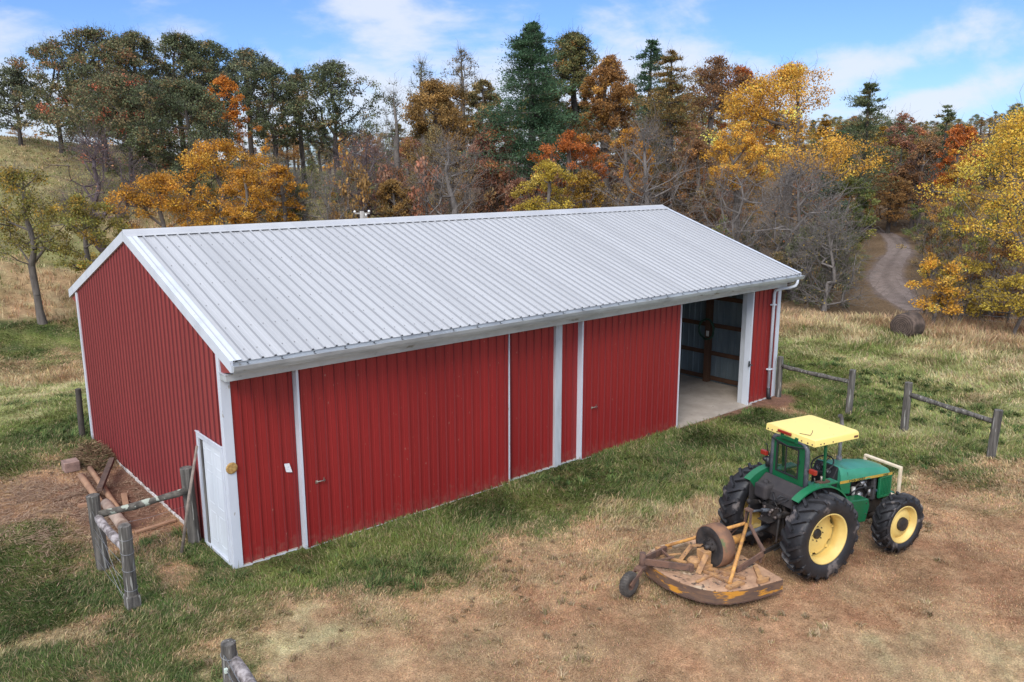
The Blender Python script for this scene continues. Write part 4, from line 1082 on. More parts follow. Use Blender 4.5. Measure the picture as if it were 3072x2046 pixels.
# gutter: open trough with rolled lip
b = MB(); gy = -OV-0.003
prof = [(gy, EZ_-0.055), (gy, EZ_-0.165), (gy-0.075, EZ_-0.165), (gy-0.095, EZ_-0.13), (gy-0.115, EZ_-0.075), (gy-0.120, EZ_-0.060), (gy-0.108, EZ_-0.058), (gy-0.085, EZ_-0.128), (gy-0.07, EZ_-0.152), (gy-0.012, EZ_-0.152), (gy-0.008, EZ_-0.055)]
drop = 0.055; n = len(prof); x0, x1 = -0.02, L_+0.14
b.add([(x0, y, z) for y, z in prof]+[(x1, y, z-0.0) for y, z in prof], [(i, (i+1) % n, n+(i+1) % n, n+i) for i in range(n)])
b.prism([(gy, EZ_-0.055), (gy, EZ_-0.165), (gy-0.075, EZ_-0.165), (gy-0.118, EZ_-0.062)], lambda p, q, d: (d, p, q), x0-0.006, x0+0.004)
b.prism([(gy, EZ_-0.055), (gy, EZ_-0.165), (gy-0.075, EZ_-0.165), (gy-0.118, EZ_-0.062)], lambda p, q, d: (d, p, q), x1-0.004, x1+0.006)
gut = b.build('gutter', m_alum, barn)
b = MB(); x = 0.25
while x < L_: b.box((x-0.012, gy-0.11, EZ_-0.07), (x+0.012, gy-0.002, EZ_-0.062)); b.box((x-0.014, gy-0.006, EZ_-0.075), (x+0.014, gy+0.0, EZ_-0.035)); b.cut(); x += 0.62
b.build('hanger', mat('dark_steel', (0.07, 0.075, 0.08), rough=0.5, metal=0.5), gut)
# downspout with elbows, straps and black drain foot
b = MB(); xs = 17.26
b.tube([(xs+0.30, gy-0.05, EZ_-0.16), (xs+0.30, gy-0.05, EZ_-0.26), (xs+0.27, gy-0.02, EZ_-0.35), (xs+0.18, -0.48, EZ_-0.42), (xs+0.05, -0.24, EZ_-0.47), (xs, -0.13, EZ_-0.52), (xs, -0.095, EZ_-0.62), (xs, -0.095, 0.34)], 0.048, 12)
ds = b.build('downspout', m_white, gut)
b = MB()
for z in (3.02, 0.97): b.box((xs-0.085, -0.15, z-0.02), (xs+0.085, -0.02, z+0.02)).cut()
b.build('strap', m_white, ds, bevel=0.004)
b = MB(); b.tube([(xs, -0.095, 0.36), (xs+0.01, -0.1, 0.12), (xs+0.03, -0.14, -0.05)], [0.055, 0.062, 0.07], 12); b.build('drain_foot', m_black, ds)
# corner trims
def corner(name, x, y, w1, w2, z0, z1):
    b = MB(); sx = 1 if x < 1 else -1; sy = 1 if y < 1 else -1
    b.box((x-sx*0.032, y-sy*0.032, z0), (x+sx*w1, y+sy*0.01, z1)); b.box((x-sx*0.032, y+sy*0.01, z0), (x+sx*0.01, y+sy*w2, z1))
    return b.build(name, m_white, barn, bevel=0.003)
corner('corner_trim', 0, 0, 0.14, 0.10, -0.04, 4.02); corner('corner_trim', 0, W_, 0.08, 0.10, 0.0, 4.02); corner('corner_trim', L_, 0, 0.14, 0.1, 0.0, 3.98); corner('corner_trim', L_, W_, 0.1, 0.1, 0, 3.98)
# front wall pieces between doors
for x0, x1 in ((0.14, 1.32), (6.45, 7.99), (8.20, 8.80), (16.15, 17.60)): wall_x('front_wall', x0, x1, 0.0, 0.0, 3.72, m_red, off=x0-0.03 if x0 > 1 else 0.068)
b = MB()
for x0, x1 in ((0.14, 1.2), (6.5, 8.0), (8.2, 8.8), (16.15, 17.6)): b.box((x0, -0.028, -0.03), (x1, -0.004, 0.012)).cut()
b.build('base_trim', m_white, barn)
b = MB()   # broken white insulation edge along the gable foot
y = 2.1
while y < 7.3:
    l = random.uniform(0.08, 0.2); b.box((-0.045-random.uniform(0, 0.02), y, -0.02), (-0.024, y+l, 0.035+random.uniform(0, 0.03))); y += l+random.uniform(0.0, 0.03)
b.build('foundation_edge', mat('foam', (0.62, 0.6, 0.58), (0.4, 0.36, 0.32), scale=8, rough=0.9), barn)
# jambs: stained white timbers
def jamb(x0, x1, y0, y1, m=m_dirtyw, z1=3.60):
    b = MB(); b.box((x0, y0, -0.04), (x1, y1, z1)); return b.build('door_jamb', m, barn, bevel=0.005)
jamb(7.985, 8.20, -0.075, 0.06); jamb(16.10, 16.15, -0.12, 0.10, m_white); jamb(16.115, 16.32, 0.10, 0.26); jamb(12.5, 12.62, 0.02, 0.2)
b = MB(); b.box((12.62, 0.0, 3.55), (16.1, 0.06, 3.8)); b.build('door_header', m_wood, barn)
# sliding doors
def slider(x0, x1, y, latch_x, lab, off):
    b = MB(); th = 0.10
    p = ribbed(x0+0.045, x1-0.045, 0, 0, off=off)
    sheet(b, p, lambda u, h: (u, y-h, 0.0), lambda u, h: (u, y-h, 3.62))
    b.box((x0+0.03, y+0.004, 0.0), (x1-0.03, y+th-0.02, 3.62))
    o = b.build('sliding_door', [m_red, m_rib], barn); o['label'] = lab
    b = MB()
    b.box((x0, y-0.024, -0.012), (x0+0.045, y+th+0.09, 3.62)); b.box((x1-0.018, y-0.024, -0.012), (x1, y+th, 3.62)); b.box((x0+0.045, y-0.022, -0.014), (x1-0.018, y+th, 0.010))
    b.build('edge_trim', m_white, o)
    b = MB(); b.tube([(latch_x-0.09, y-0.03, 1.30), (latch_x-0.05, y-0.045, 1.305), (latch_x+0.10, y-0.045, 1.30)], 0.012, 8); b.box((latch_x-0.10, y-0.03, 1.27), (latch_x-0.05, y-0.022, 1.33))
    b.box((latch_x+0.075, y-0.035, 1.26), (latch_x+0.085, y-0.022, 1.36))
    b.build('latch', mat('worn_steel', (0.45, 0.42, 0.36), (0.25, 0.2, 0.16), scale=20, rough=0.5, metal=0.6), o)
    return o
slider(1.33, 6.49, -0.125, 1.70, 'wide closed sliding door at the near end', 1.42); slider(8.80, 12.65, -0.125, 9.25, 'sliding door pushed aside next to the open bay', 8.95)
b = MB()
for x in (11.4, 11.75): b.box((x-0.015, -0.19, -0.05), (x+0.015, -0.15, 0.16)).cut()
b.beam((6.52, -0.06, 0.0), (6.50, -0.06, 0.32), 0.03, 0.03)
b.build('door_guide', mat('rusty_iron', (0.15, 0.07, 0.04), (0.08, 0.045, 0.03), scale=10, rough=0.85), barn)
b = MB(); b.beam((16.06, -0.10, 1.33), (16.10, -0.22, 1.30), 0.03, 0.03); b.box((16.02, -0.13, 1.25), (16.1, -0.12, 1.42)); b.build('latch_hook', mat('dark_steel', (0, 0, 0)), barn)
# person door in the gable
fr_ = MB(); 
fr_.box((-0.045, 0.105, 0.02), (0.05, 0.205, 2.30)); fr_.box((-0.045, 1.29, 0.02), (0.05, 1.39, 2.30)); fr_.box((-0.045, 0.205, 2.20), (-0.030, 1.29, 2.30)); fr_.box((-0.030, 0.205, 2.20), (0.05, 1.29, 2.24)); fr_.box((-0.06, 0.10, 2.295), (-0.030, 1.40, 2.315)); fr_.box((-0.04, 0.2, 0.0), (0.2, 1.3, 0.06))
dframe = fr_.build('door_frame', m_white, barn, bevel=0.004)
b = MB(); b.box((-0.012, 1.20, 0.06), (0.10, 1.288, 2.198)); b.build('bare_jamb', mat('grey_wood', (0.16, 0.15, 0.135), (0.07, 0.065, 0.06), scale=6, rough=0.9, stretch=(1, 1, 0.15), contrast=(.4, .6), bump=.4), dframe)
b = MB(); b.box((0.09, 1.195, 0.06), (0.12, 1.21, 2.198)); b.box((-0.005, 0.206, 0.065), (0.035, 1.165, 2.19))
door = b.build('door', mat('white_door_paint', (0.66, 0.70, 0.74), (0.56, 0.60, 0.64), scale=2, rough=0.4, contrast=(.45, .75), stretch=(1, 1, .3)), barn, bevel=0.003)
b = MB()
for ya, yb in ((0.30, 0.62), (0.75, 1.07)):
    for za, zb in ((0.22, 0.82), (0.98, 1.62), (1.76, 2.06)):
        for q in ((ya, za, ya+0.02, zb), (yb-0.02, za, yb, zb), (ya, za, yb, za+0.02), (ya, zb-0.02, yb, zb)): b.box((-0.009, q[0], q[1]), (-0.004, q[2], q[3]))
        b.cut()
b.build('door_panel', MATS['white_door_paint'], door, bevel=0.003)
b = MB(); b.box((-0.02, 0.12, -0.12), (0.1, 1.4, 0.03)); b.build('sill', mat('old_plank', (0.42, 0.33, 0.24), (0.28, 0.22, 0.16), scale=5, rough=0.85), barn)
# things fixed to the walls
b = MB(); b.lathe([(0.0, -0.052), (0.075, -0.055), (0.100, -0.050), (0.108, -0.038), (0.100, -0.032), (0, -0.032)], 22, (0.055, -0.005, 1.935))
disc = b.build('wood_disc', mat('sawn_log_end', (0.48, 0.30, 0.10), (0.30, 0.17, 0.05), scale=22, rough=0.8, bump=.3), None); tag(disc, 'round yellowish wooden disc nailed to the white corner board', 'disc')
b = MB(); b.add([(1.08, -0.030, 1.60), (1.20, -0.036, 1.57), (1.15, -0.032, 1.76), (1.05, -0.027, 1.77)], [(0, 1, 2, 3)]); b.add([(1.08, -0.026, 1.60), (1.20, -0.032, 1.57), (1.15, -0.028, 1.76), (1.05, -0.023, 1.77)], [(3, 2, 1, 0)])
pn = b.build('paper_note', mat('paper', (0.72, 0.73, 0.74), (0.55, 0.56, 0.6), scale=14, rough=0.7, contrast=(.5, .6), stretch=(1, 1, 4)), None); tag(pn, 'small white paper note on the red wall near the corner', 'note')
b = MB(); pts = []
for k in range(90):
    t = k*0.42; r = 0.30+0.02*math.sin(k*1.3); pts.append((L_-0.34-0.03*math.sin(k*.7), 2.45+r*math.cos(t), 1.86+r*1.15*math.sin(t)))
b.tube(pts, 0.012, 5); hose = b.build('hose_coil', mat('green_hose', (0.02, 0.07, 0.04), rough=0.5), None); tag(hose, 'dark green hose coiled on a post inside the barn', 'hose')

# ------------------------------------------------------------------ fences, timber, bale, pole
m_post = mat('weathered_post', (0.155, 0.140, 0.122), (0.055, 0.050, 0.043), scale=7, rough=0.92, contrast=(.38, .62), stretch=(1.8, 1.8, 0.14), bump=1.0, bscale=20, speck=((0.30, 0.29, 0.26), 12, 0.64))
m_rail = mat('lichen_rail', (0.15, 0.135, 0.11), (0.06, 0.052, 0.043), scale=7, rough=0.92, contrast=(.38, .62), bump=0.6, bscale=16, speck=((0.40, 0.43, 0.35), 8, 0.585))
m_darkpost = mat('dark_post', (0.085, 0.07, 0.055), (0.05, 0.042, 0.035), scale=6, rough=0.92, stretch=(1, 1, .25), bump=.5, bscale=16)
m_bark = mat('silver_rail', (0.38, 0.34, 0.33), (0.12, 0.10, 0.095), scale=9, rough=0.85, contrast=(.42, .6), bump=0.5, stretch=(1, 1, 1))
m_wire = mat('wire', (0.30, 0.31, 0.32), rough=0.5, metal=0.5)
def gz(x, y): return float(ground(x, y))
def postmesh(x, y, h, r, tilt=(0, 0), parent=None, m=m_post, n=14, sides=None):
    z = gz(x, y)-0.12; b = MB(); H = h+0.12; pts = []; rad = []
    for k in range(7):
        t = k/6; pts.append((x+tilt[0]*t, y+tilt[1]*t, z+H*t)); rad.append(r*(1.06-0.06*t)*(1+random.uniform(-.03, .03)))
    pts.append((x+tilt[0], y+tilt[1], z+H+0.006)); rad.append(r*0.90)
    b.tube(pts, rad, n, smooth=False, jit=0.035); return b.build('post', m, parent)
def railmesh(a, c, r, parent, m=m_rail, bow=0.02):
    a = Vector(a); c = Vector(c); b = MB(); pts = []
    for k in range(9):
        t = k/8; pts.append(a*(1-t)+c*t+Vector((0, 0, -bow*math.sin(math.pi*t)))+Vector((random.uniform(-.006, .006),)*3))
    b.tube(pts, [r*(0.93+0.1*math.sin(k*1.7)) for k in range(9)], 11, smooth=True, jit=0.05); return b.build('rail', m, parent)
def fence(name, loc, label, group=None):
    return empty(name, (0, 0, 0), 0, label, 'fence', group)
# right of the barn
f1 = fence('rail_fence', 0, 'short weathered rail fence running out from the barn corner')
postmesh(17.75, -0.16, 1.31, 0.09, parent=f1); postmesh(17.70, -2.54, 1.33, 0.095, (0.01, -0.02), f1); railmesh((17.75, -0.22, 1.02), (17.70, -2.50, 0.97), 0.068, f1, m_post)
f2 = fence('rail_fence', 0, 'weathered rail fence at the right, beyond the gap and the tractor')
postmesh(17.22, -4.40, 1.41, 0.10, parent=f2); postmesh(16.80, -6.76, 1.27, 0.105, (0.02, -0.05), f2); railmesh((17.22, -4.46, 1.08), (16.82, -6.76, 0.94), 0.072, f2, m_post)
# left of the barn: three posts and two rails in an L with wire
f3 = fence('corner_fence', 0, 'lichen covered post and rail corner fence beside the white side door')
pA = postmesh(-0.17, 1.57, 1.55, 0.115, (-0.05, 0.0), f3); pB = postmesh(-1.84, 1.53, 1.45, 0.11, (-0.05, 0), f3); pC = postmesh(-1.84, -0.20, 1.46, 0.10, (0.0, 0), f3)
b = MB(); b.box((-1.95, -0.31, -0.03), (-1.73, -0.09, 0.24)); b.build('footing', m_post, f3, bevel=0.02)
railmesh((-0.24, 1.50, 1.12), (-1.86, 1.44, 1.10), 0.070, f3); railmesh((-1.86, 1.45, 1.04), (-1.84, -0.16, 1.02), 0.078, f3, m_bark)
b = MB()
for k, z in enumerate((0.25, 0.55, 0.85)):
    b.tube([(-1.95, 1.5, z), (-1.955, 0.65, z-0.03), (-1.95, -0.2, z)], 0.0028, 4); 
    if k > 1: b.tube([(-0.25, 1.42, z), (-1.0, 1.40, z-0.03), (-1.8, 1.42, z)], 0.0025, 4)
b.tube([(-1.95, 1.42, 1.2), (-1.95, -0.1, 0.3)], 0.003, 4); b.tube([(-1.95, 1.42, 0.7), (-1.95, -0.1, 0.15)], 0.003, 4)
for z in (0.35, 0.7, 1.0, 1.25): b.tube([(-1.84+0.105*math.cos(t), -0.2+0.105*math.sin(t), z+0.02*math.sin(t)) for t in np.linspace(0, 6.28, 13)], 0.004, 4)
b.build('wire', m_wire, f3)
f4 = fence('wire_fence', 0, 'fence post and silvery rail cut off by the bottom edge of the photo')
postmesh(-1.72, -4.17, 1.2, 0.095, (0, 0), f4); railmesh((-1.68, -4.25, 0.93), (-1.80, -6.4, 0.90), 0.085, f4, m_bark)
b = MB(); 
for z, e in ((1.06, 0.55), (0.9, 0.2), (0.82, 0.75)): b.tube([(-1.80, -4.22, z), (-1.84, -5.2, (z+e)/2+0.05), (-1.86, -6.4, e)], 0.005, 4)
b.tube([(-1.72+0.105*math.cos(t), -4.17+0.105*math.sin(t), 1.02+0.03*math.sin(t)) for t in np.linspace(0, 6.28, 13)], 0.005, 4)
b.build('wire', m_wire, f4)
b = MB(); b.box((-1.83, -4.29, 0.84), (-1.79, -4.25, 0.90)); b.build('insulator', mat('insulator', (0.6, 0.68, 0.6), rough=.3), f4)
o = postmesh(-0.19, 10.02, 1.36, 0.075, (0.03, 0), None, m_darkpost); o.name = 'fence_post'; tag(o, 'single dark post standing behind the far left corner of the barn', 'post')
# stick leaning on the post
b = MB(); b.tube([(-0.56, 1.20, 0.0), (-0.36, 1.16, 1.05), (-0.14, 1.09, 2.10)], [0.030, 0.028, 0.022], 9, jit=.06); o = b.build('pole', mat('grey_pole', (0.27, 0.22, 0.18), (0.18, 0.145, 0.12), scale=9, rough=.9), None); tag(o, 'thin wooden pole leaning against the fence post by the white door', 'pole')
# timbers on the ground by the gable
m_fresh = mat('fresh_timber', (0.37, 0.215, 0.125), (0.26, 0.145, 0.085), scale=4, rough=.8, contrast=(.35, .65), bump=.3)
m_oldt = mat('old_timber', (0.12, 0.075, 0.055), (0.07, 0.045, 0.035), scale=5, rough=.9, bump=.4)
m_greyt = mat('grey_log', (0.36, 0.27, 0.21), (0.24, 0.17, 0.13), scale=4, rough=.9, bump=.3)
def log(name, a, c, r, m, label, cat, r2=None):
    b = MB(); a = Vector(a); c = Vector(c); pts = [a*(1-t)+c*t for t in np.linspace(0, 1, 6)]
    b.tube(pts, list(np.linspace(r, r2 or r, 6)), 12, jit=.03); return tag(b.build(name, m, None), label, cat)
log('log', (-1.02, 6.62, 0.10), (-1.12, 4.5, 0.12), 0.075, m_fresh, 'peeled orange post lying nearest the wooden block, leftmost of the log pile', 'log')
log('log', (-0.72, 7.05, 0.09), (-0.93, 3.9, 0.11), 0.062, m_fresh, 'long peeled post lying beside the leftmost one, under the dark board', 'log')
log('log', (-1.04, 4.45, 0.13), (-1.10, 2.95, 0.14), 0.10, m_greyt, 'thick greyish log end lying behind the lichen covered rail', 'log', 0.12)
def plank(name, a, c, w, h, m, label, cat='board'):
    b = MB(); b.beam(a, c, w, h); return tag(b.build(name, m, None, bevel=.006), label, cat)
plank('board', (-0.28, 6.75, 0.30), (-1.02, 4.95, 0.27), 0.12, 0.09, m_oldt, 'dark old beam laid across the peeled posts')
plank('board', (-1.50, 4.85, 0.05), (-1.02, 4.72, 0.05), 0.09, 0.08, m_fresh, 'short board end poking out left of the corner post')
plank('board', (-0.95, 2.72, 0.03), (-0.14, 2.78, 0.04), 0.10, 0.045, m_fresh, 'thin board lying flat on the bare soil close to the gable wall')
plank('board', (-0.55, 4.9, 0.06), (-0.75, 4.0, 0.06), 0.12, 0.05, m_fresh, 'short board on the bare soil behind the lichen covered rail')
b = MB(); b.box((-1.22, 7.25, 0.02), (-0.88, 7.6, 0.26)); o = b.build('wood_block', mat('block_wood', (.30, .20, .16), (.18, .12, .10), scale=7, rough=.9), None, bevel=.012); tag(o, 'square wooden block at the top of the log pile', 'block')
# brush heap against the wall
R = np.random.default_rng(3); n = 9000
th = R.uniform(0, 2*np.pi, n); rr = np.sqrt(R.uniform(0, 1, n)); px = -0.42+0.40*rr*np.cos(th); py = 7.85+0.95*rr*np.sin(th); pz = ground(px, py)+0.34*(1-rr**2)*(0.5+0.8*fbm(px*4, py*4, 2, 8))*R.uniform(.6, 1.05, n)
px = np.minimum(px, -0.05)
dv = R.normal(0, 1, (n, 3)); dv[:, 2] *= .35; dv /= np.linalg.norm(dv, axis=1)[:, None]; ln = R.uniform(.06, .22, n)[:, None]; P0 = np.stack([px, py, pz], 1); P1 = P0+dv*ln; P1[:, 0] = np.minimum(P1[:, 0], -0.03); sd_ = np.cross(dv, R.normal(0, 1, (n, 3))); sd_ = sd_/np.linalg.norm(sd_, axis=1)[:, None]*R.uniform(.005, .011, n)[:, None]
V = np.stack([P0-sd_, P0+sd_, P1+sd_*.5, P1-sd_*.5], 1).reshape(-1, 3); V[:, 2] = np.maximum(V[:, 2], 0.005)
pal = np.array([[.23, .15, .09], [.14, .09, .055], [.33, .24, .14], [.09, .11, .04]]); cc = pal[R.choice(4, n, p=[.4, .28, .2, .12])]*R.uniform(.7, 1.3, (n, 1))
o = np_mesh('brush_heap', V, np.arange(n*4).reshape(-1, 4), MATS['grass'], col=np.repeat(cc, 4, 0)); tag(o, 'heap of brown brush and weeds piled against the gable wall', 'brush', kind='stuff')
# dead straw strewn over the bare soil beside the gable
R = np.random.default_rng(17); n = 16000; px = R.normal(-1.5, .95, n); py = R.normal(5.0, 1.5, n); ok = (px < -.12) & (R.uniform(0, 1, n) < .25+.75*(fbm(px*1.6, py*1.6, 3, 88) > .5)) & ~((np.abs(px+.75) < .45) & (np.abs(py-4.3) < 1.3) & (R.uniform(0, 1, n) < .8)); px, py = px[ok], py[ok]; n = len(px)
a = fbm(px*.8, py*.8, 2, 89)*9+R.normal(0, .6, n); l = R.uniform(.05, .20, n); pz = ground(px, py); P0 = np.stack([px, py, pz+R.uniform(.005, .05, n)], 1); P1 = P0+np.stack([np.cos(a)*l, np.sin(a)*l, R.normal(0, .012, n)], 1); P1[:, 0] = np.minimum(P1[:, 0], -.06); sd_ = np.stack([-np.sin(a), np.cos(a), 0*a], 1)*R.uniform(.004, .008, n)[:, None]
V = np.stack([P0-sd_, P0+sd_, P1+sd_*.5, P1-sd_*.5], 1).reshape(-1, 3); pal = np.array([[.40, .28, .19], [.28, .18, .12], [.48, .36, .25], [.18, .11, .07]]); cc = pal[R.choice(4, n, p=[.4, .3, .15, .15])]*R.uniform(.7, 1.3, (n, 1))
o = np_mesh('straw_litter', V, np.arange(n*4).reshape(-1, 4), MATS['grass'], col=np.repeat(cc, 4, 0)); tag(o, 'dead straw strewn over the bare soil beside the gable wall', 'straw', kind='stuff')
# wire fence along the far field edge, right
f5 = fence('field_fence', 0, 'thin dark wire fence at the far edge of the field under the yellow trees')
fp = []
for k in range(7):
    t = k/6; x = 34.3+1.6*t; y = 2.4-6.6*t; fp.append((x, y)); postmesh(x, y, 0.95, 0.05, (0.02, 0), f5, m_darkpost, 8)
for z in (0.82,):
    b = MB(); b.tube([(x, y-0.05, gz(x, y)+z) for x, y in fp], 0.03, 6); b.build('rail', m_darkpost, f5)
b = MB()
for z in (0.4, 0.62): b.tube([(x, y-0.05, gz(x, y)+z) for x, y in fp], 0.008, 4)
b.build('wire', m_wire, f5)
# round bale
bx_, by_ = 30.4, 1.42; zb = gz(bx_, by_)
b = MB(); prof = []
R_ = 0.62; w = 0.56
prof = [(0, -w), (0.18, -w-0.02), (0.40, -w-0.01), (0.49, -w+0.0), (0.57, -w+0.03), (R_, -w+0.13), (R_*1.01, -w*0.5), (R_*0.995, 0), (R_*1.01, w*0.5), (R_, w-0.13), (0.57, w-0.03), (0.49, w), (0.4, w+0.01), (0.18, w+0.02), (0, w)]
b.lathe(prof, 48, (0, 0, 0), 'Y')
def haymat():
    m = mat('hay', (0.15, 0.105, 0.08), (0.085, 0.06, 0.047), scale=5, rough=.95, bump=.9, bscale=30, contrast=(.35, .65)); t = m.node_tree
    bs = t.nodes['Principled BSDF']; co = [n for n in t.nodes if n.type == 'TEX_COORD'][0]; wv = t.nodes.new('ShaderNodeTexWave'); wv.wave_type = 'RINGS'; wv.rings_direction = 'Y'; wv.inputs['Scale'].default_value = 3.4; wv.inputs['Distortion'].default_value = 2.5; wv.inputs['Detail'].default_value = 3
    t.links.new(co.outputs['Object'], wv.inputs[0]); mx = t.nodes.new('ShaderNodeMix'); mx.data_type = 'RGBA'; mx.blend_type = 'MULTIPLY'; mx.inputs[0].default_value = .6
    src = bs.inputs['Base Color'].links[0].from_socket; t.links.new(src, mx.inputs[6]); t.links.new(wv.outputs[0], mx.inputs[7]); t.links.new(mx.outputs[2], bs.inputs['Base Color']); return m
bale = b.build('hay_bale', haymat(), None, loc=(bx_, by_, zb+0.50), rot=(0, 0, math.radians(82))); bale.scale = (.9, .9, .86); tag(bale, 'old weathered grey brown round hay bale lying in the dry field', 'hay bale')
me = bale.data
for v in me.vertices:
    p = v.co; k = 1+0.03*math.sin(p.x*9+p.y*4)+0.02*math.sin(p.z*13); v.co = (p.x*k, p.y, max(p.z*k, -0.52)-0.04*(abs(p.x) > .5))
# grass skirt in front of the bale
# utility pole behind the barn
P_ = (17.07, 24.22); zp = gz(*P_)
up = empty('utility_pole', (P_[0], P_[1], zp), 0, 'top of a grey utility pole with white insulators behind the roof', 'utility pole')
b = MB(); b.tube([(0, 0, -0.2), (0, 0, 6.85)], [0.15, 0.115], 12); b.build('pole', mat('pole_wood', (.36, .34, .31), (.26, .24, .22), scale=5, rough=.9, stretch=(1, 1, .2)), up)
b = MB(); b.beam((-0.30, 0.22, 6.74), (0.32, -0.24, 6.74), 0.06, 0.07); b.box((0.08, -0.2, 6.35), (0.2, -0.08, 6.62)); b.build('crossarm', MATS['pole_wood'], up)
for q in ((-0.30, 0.22, 6.82), (0.30, -0.22, 6.84), (0.16, -0.13, 6.66), (0.17, -0.15, 6.4)):
    b = MB(); b.lathe([(0, -.06), (.05, -.05), (.07, 0), (.05, .05), (0, .07)], 12, q, 'Z'); b.build('insulator', mat('porcelain', (.75, .75, .73), rough=.25), up)
wpts = [Vector((17.07-0.3, 24.44, zp+6.84))*(1-t)+Vector((-6.0, 46.0, 11.2))*t+Vector((0, 0, -1.4*math.sin(math.pi*t))) for t in np.linspace(0, 1, 24)]
b = MB(); b.tube(wpts, 0.008, 4); o = b.build('power_line', m_darkpost, None); tag(o, 'thin power line running from the utility pole to the left hillside', 'cable')

# ------------------------------------------------------------------ tractor
TX, TY, TZ, TR = 7.774, -6.438, 0.092, -0.229
m_green = mat('tractor_green', (0.012, 0.155, 0.062), (0.010, 0.120, 0.050), scale=2.5, rough=0.38, contrast=(.4, .7), speck=((0.10, 0.10, 0.06), 24, 0.74), bump=.04)
m_hood = mat('faded_hood_green', (0.042, 0.245, 0.150), (0.030, 0.190, 0.115), scale=2.0, rough=0.30, contrast=(.4, .7), bump=.03)
m_dgreen = mat('cab_green', (0.006, 0.105, 0.040), (0.005, 0.080, 0.03), scale=3, rough=0.35, contrast=(.4, .7))
m_yel = mat('rim_yellow', (0.72, 0.53, 0.17), (0.60, 0.42, 0.13), scale=3, rough=0.5, contrast=(.4, .7), rust=((0.22, 0.12, 0.06), 7, 0.67))
m_can = mat('canopy_yellow', (0.84, 0.68, 0.21), (0.76, 0.61, 0.20), scale=1.6, rough=0.38, contrast=(.45, .75), speck=((0.35, 0.25, 0.1), 20, 0.76))
m_tyre = mat('tyre_rubber', (0.013, 0.013, 0.015), (0.026, 0.025, 0.027), scale=3, rough=0.55, contrast=(.42, .66), bump=.3, bscale=14, rust=((0.13, 0.11, 0.10), 3.0, 0.585))
m_grease = mat('greasy_iron', (0.022, 0.020, 0.019), (0.055, 0.042, 0.035), scale=5, rough=0.6, contrast=(.42, .68), bump=.3, metal=.2)
m_rops = mat('chipped_grey', (0.055, 0.062, 0.075), (0.10, 0.105, 0.115), scale=8, rough=0.6, contrast=(.45, .62), speck=((0.3, 0.3, 0.3), 16, 0.69))
m_cream = mat('cream_guard', (0.72, 0.62, 0.45), (0.58, 0.46, 0.32), scale=6, rough=0.55, contrast=(.4, .7))
m_metal = mat('engine_metal', (0.40, 0.40, 0.40), (0.12, 0.11, 0.10), scale=9, rough=0.4, metal=0.7, contrast=(.4, .65))
m_red = mat('red_lens', (0.27, 0.026, 0.014), rough=0.3); m_dusty = mat('dusty_black', (0.022, 0.020, 0.022), (0.050, 0.042, 0.040), scale=3, rough=0.8, contrast=(.35, .7))
m_stripe = mat('stripe_yellow', (0.50, 0.33, 0.05), (0.42, 0.26, 0.04), scale=6, rough=.45); m_letter = mat('letter_dark', (0.02, 0.06, 0.03), rough=.5)
tr = empty('tractor', (TX, TY, TZ), TR, 'green tractor with yellow wheels and a yellow canopy, parked on the dry grass', 'tractor')
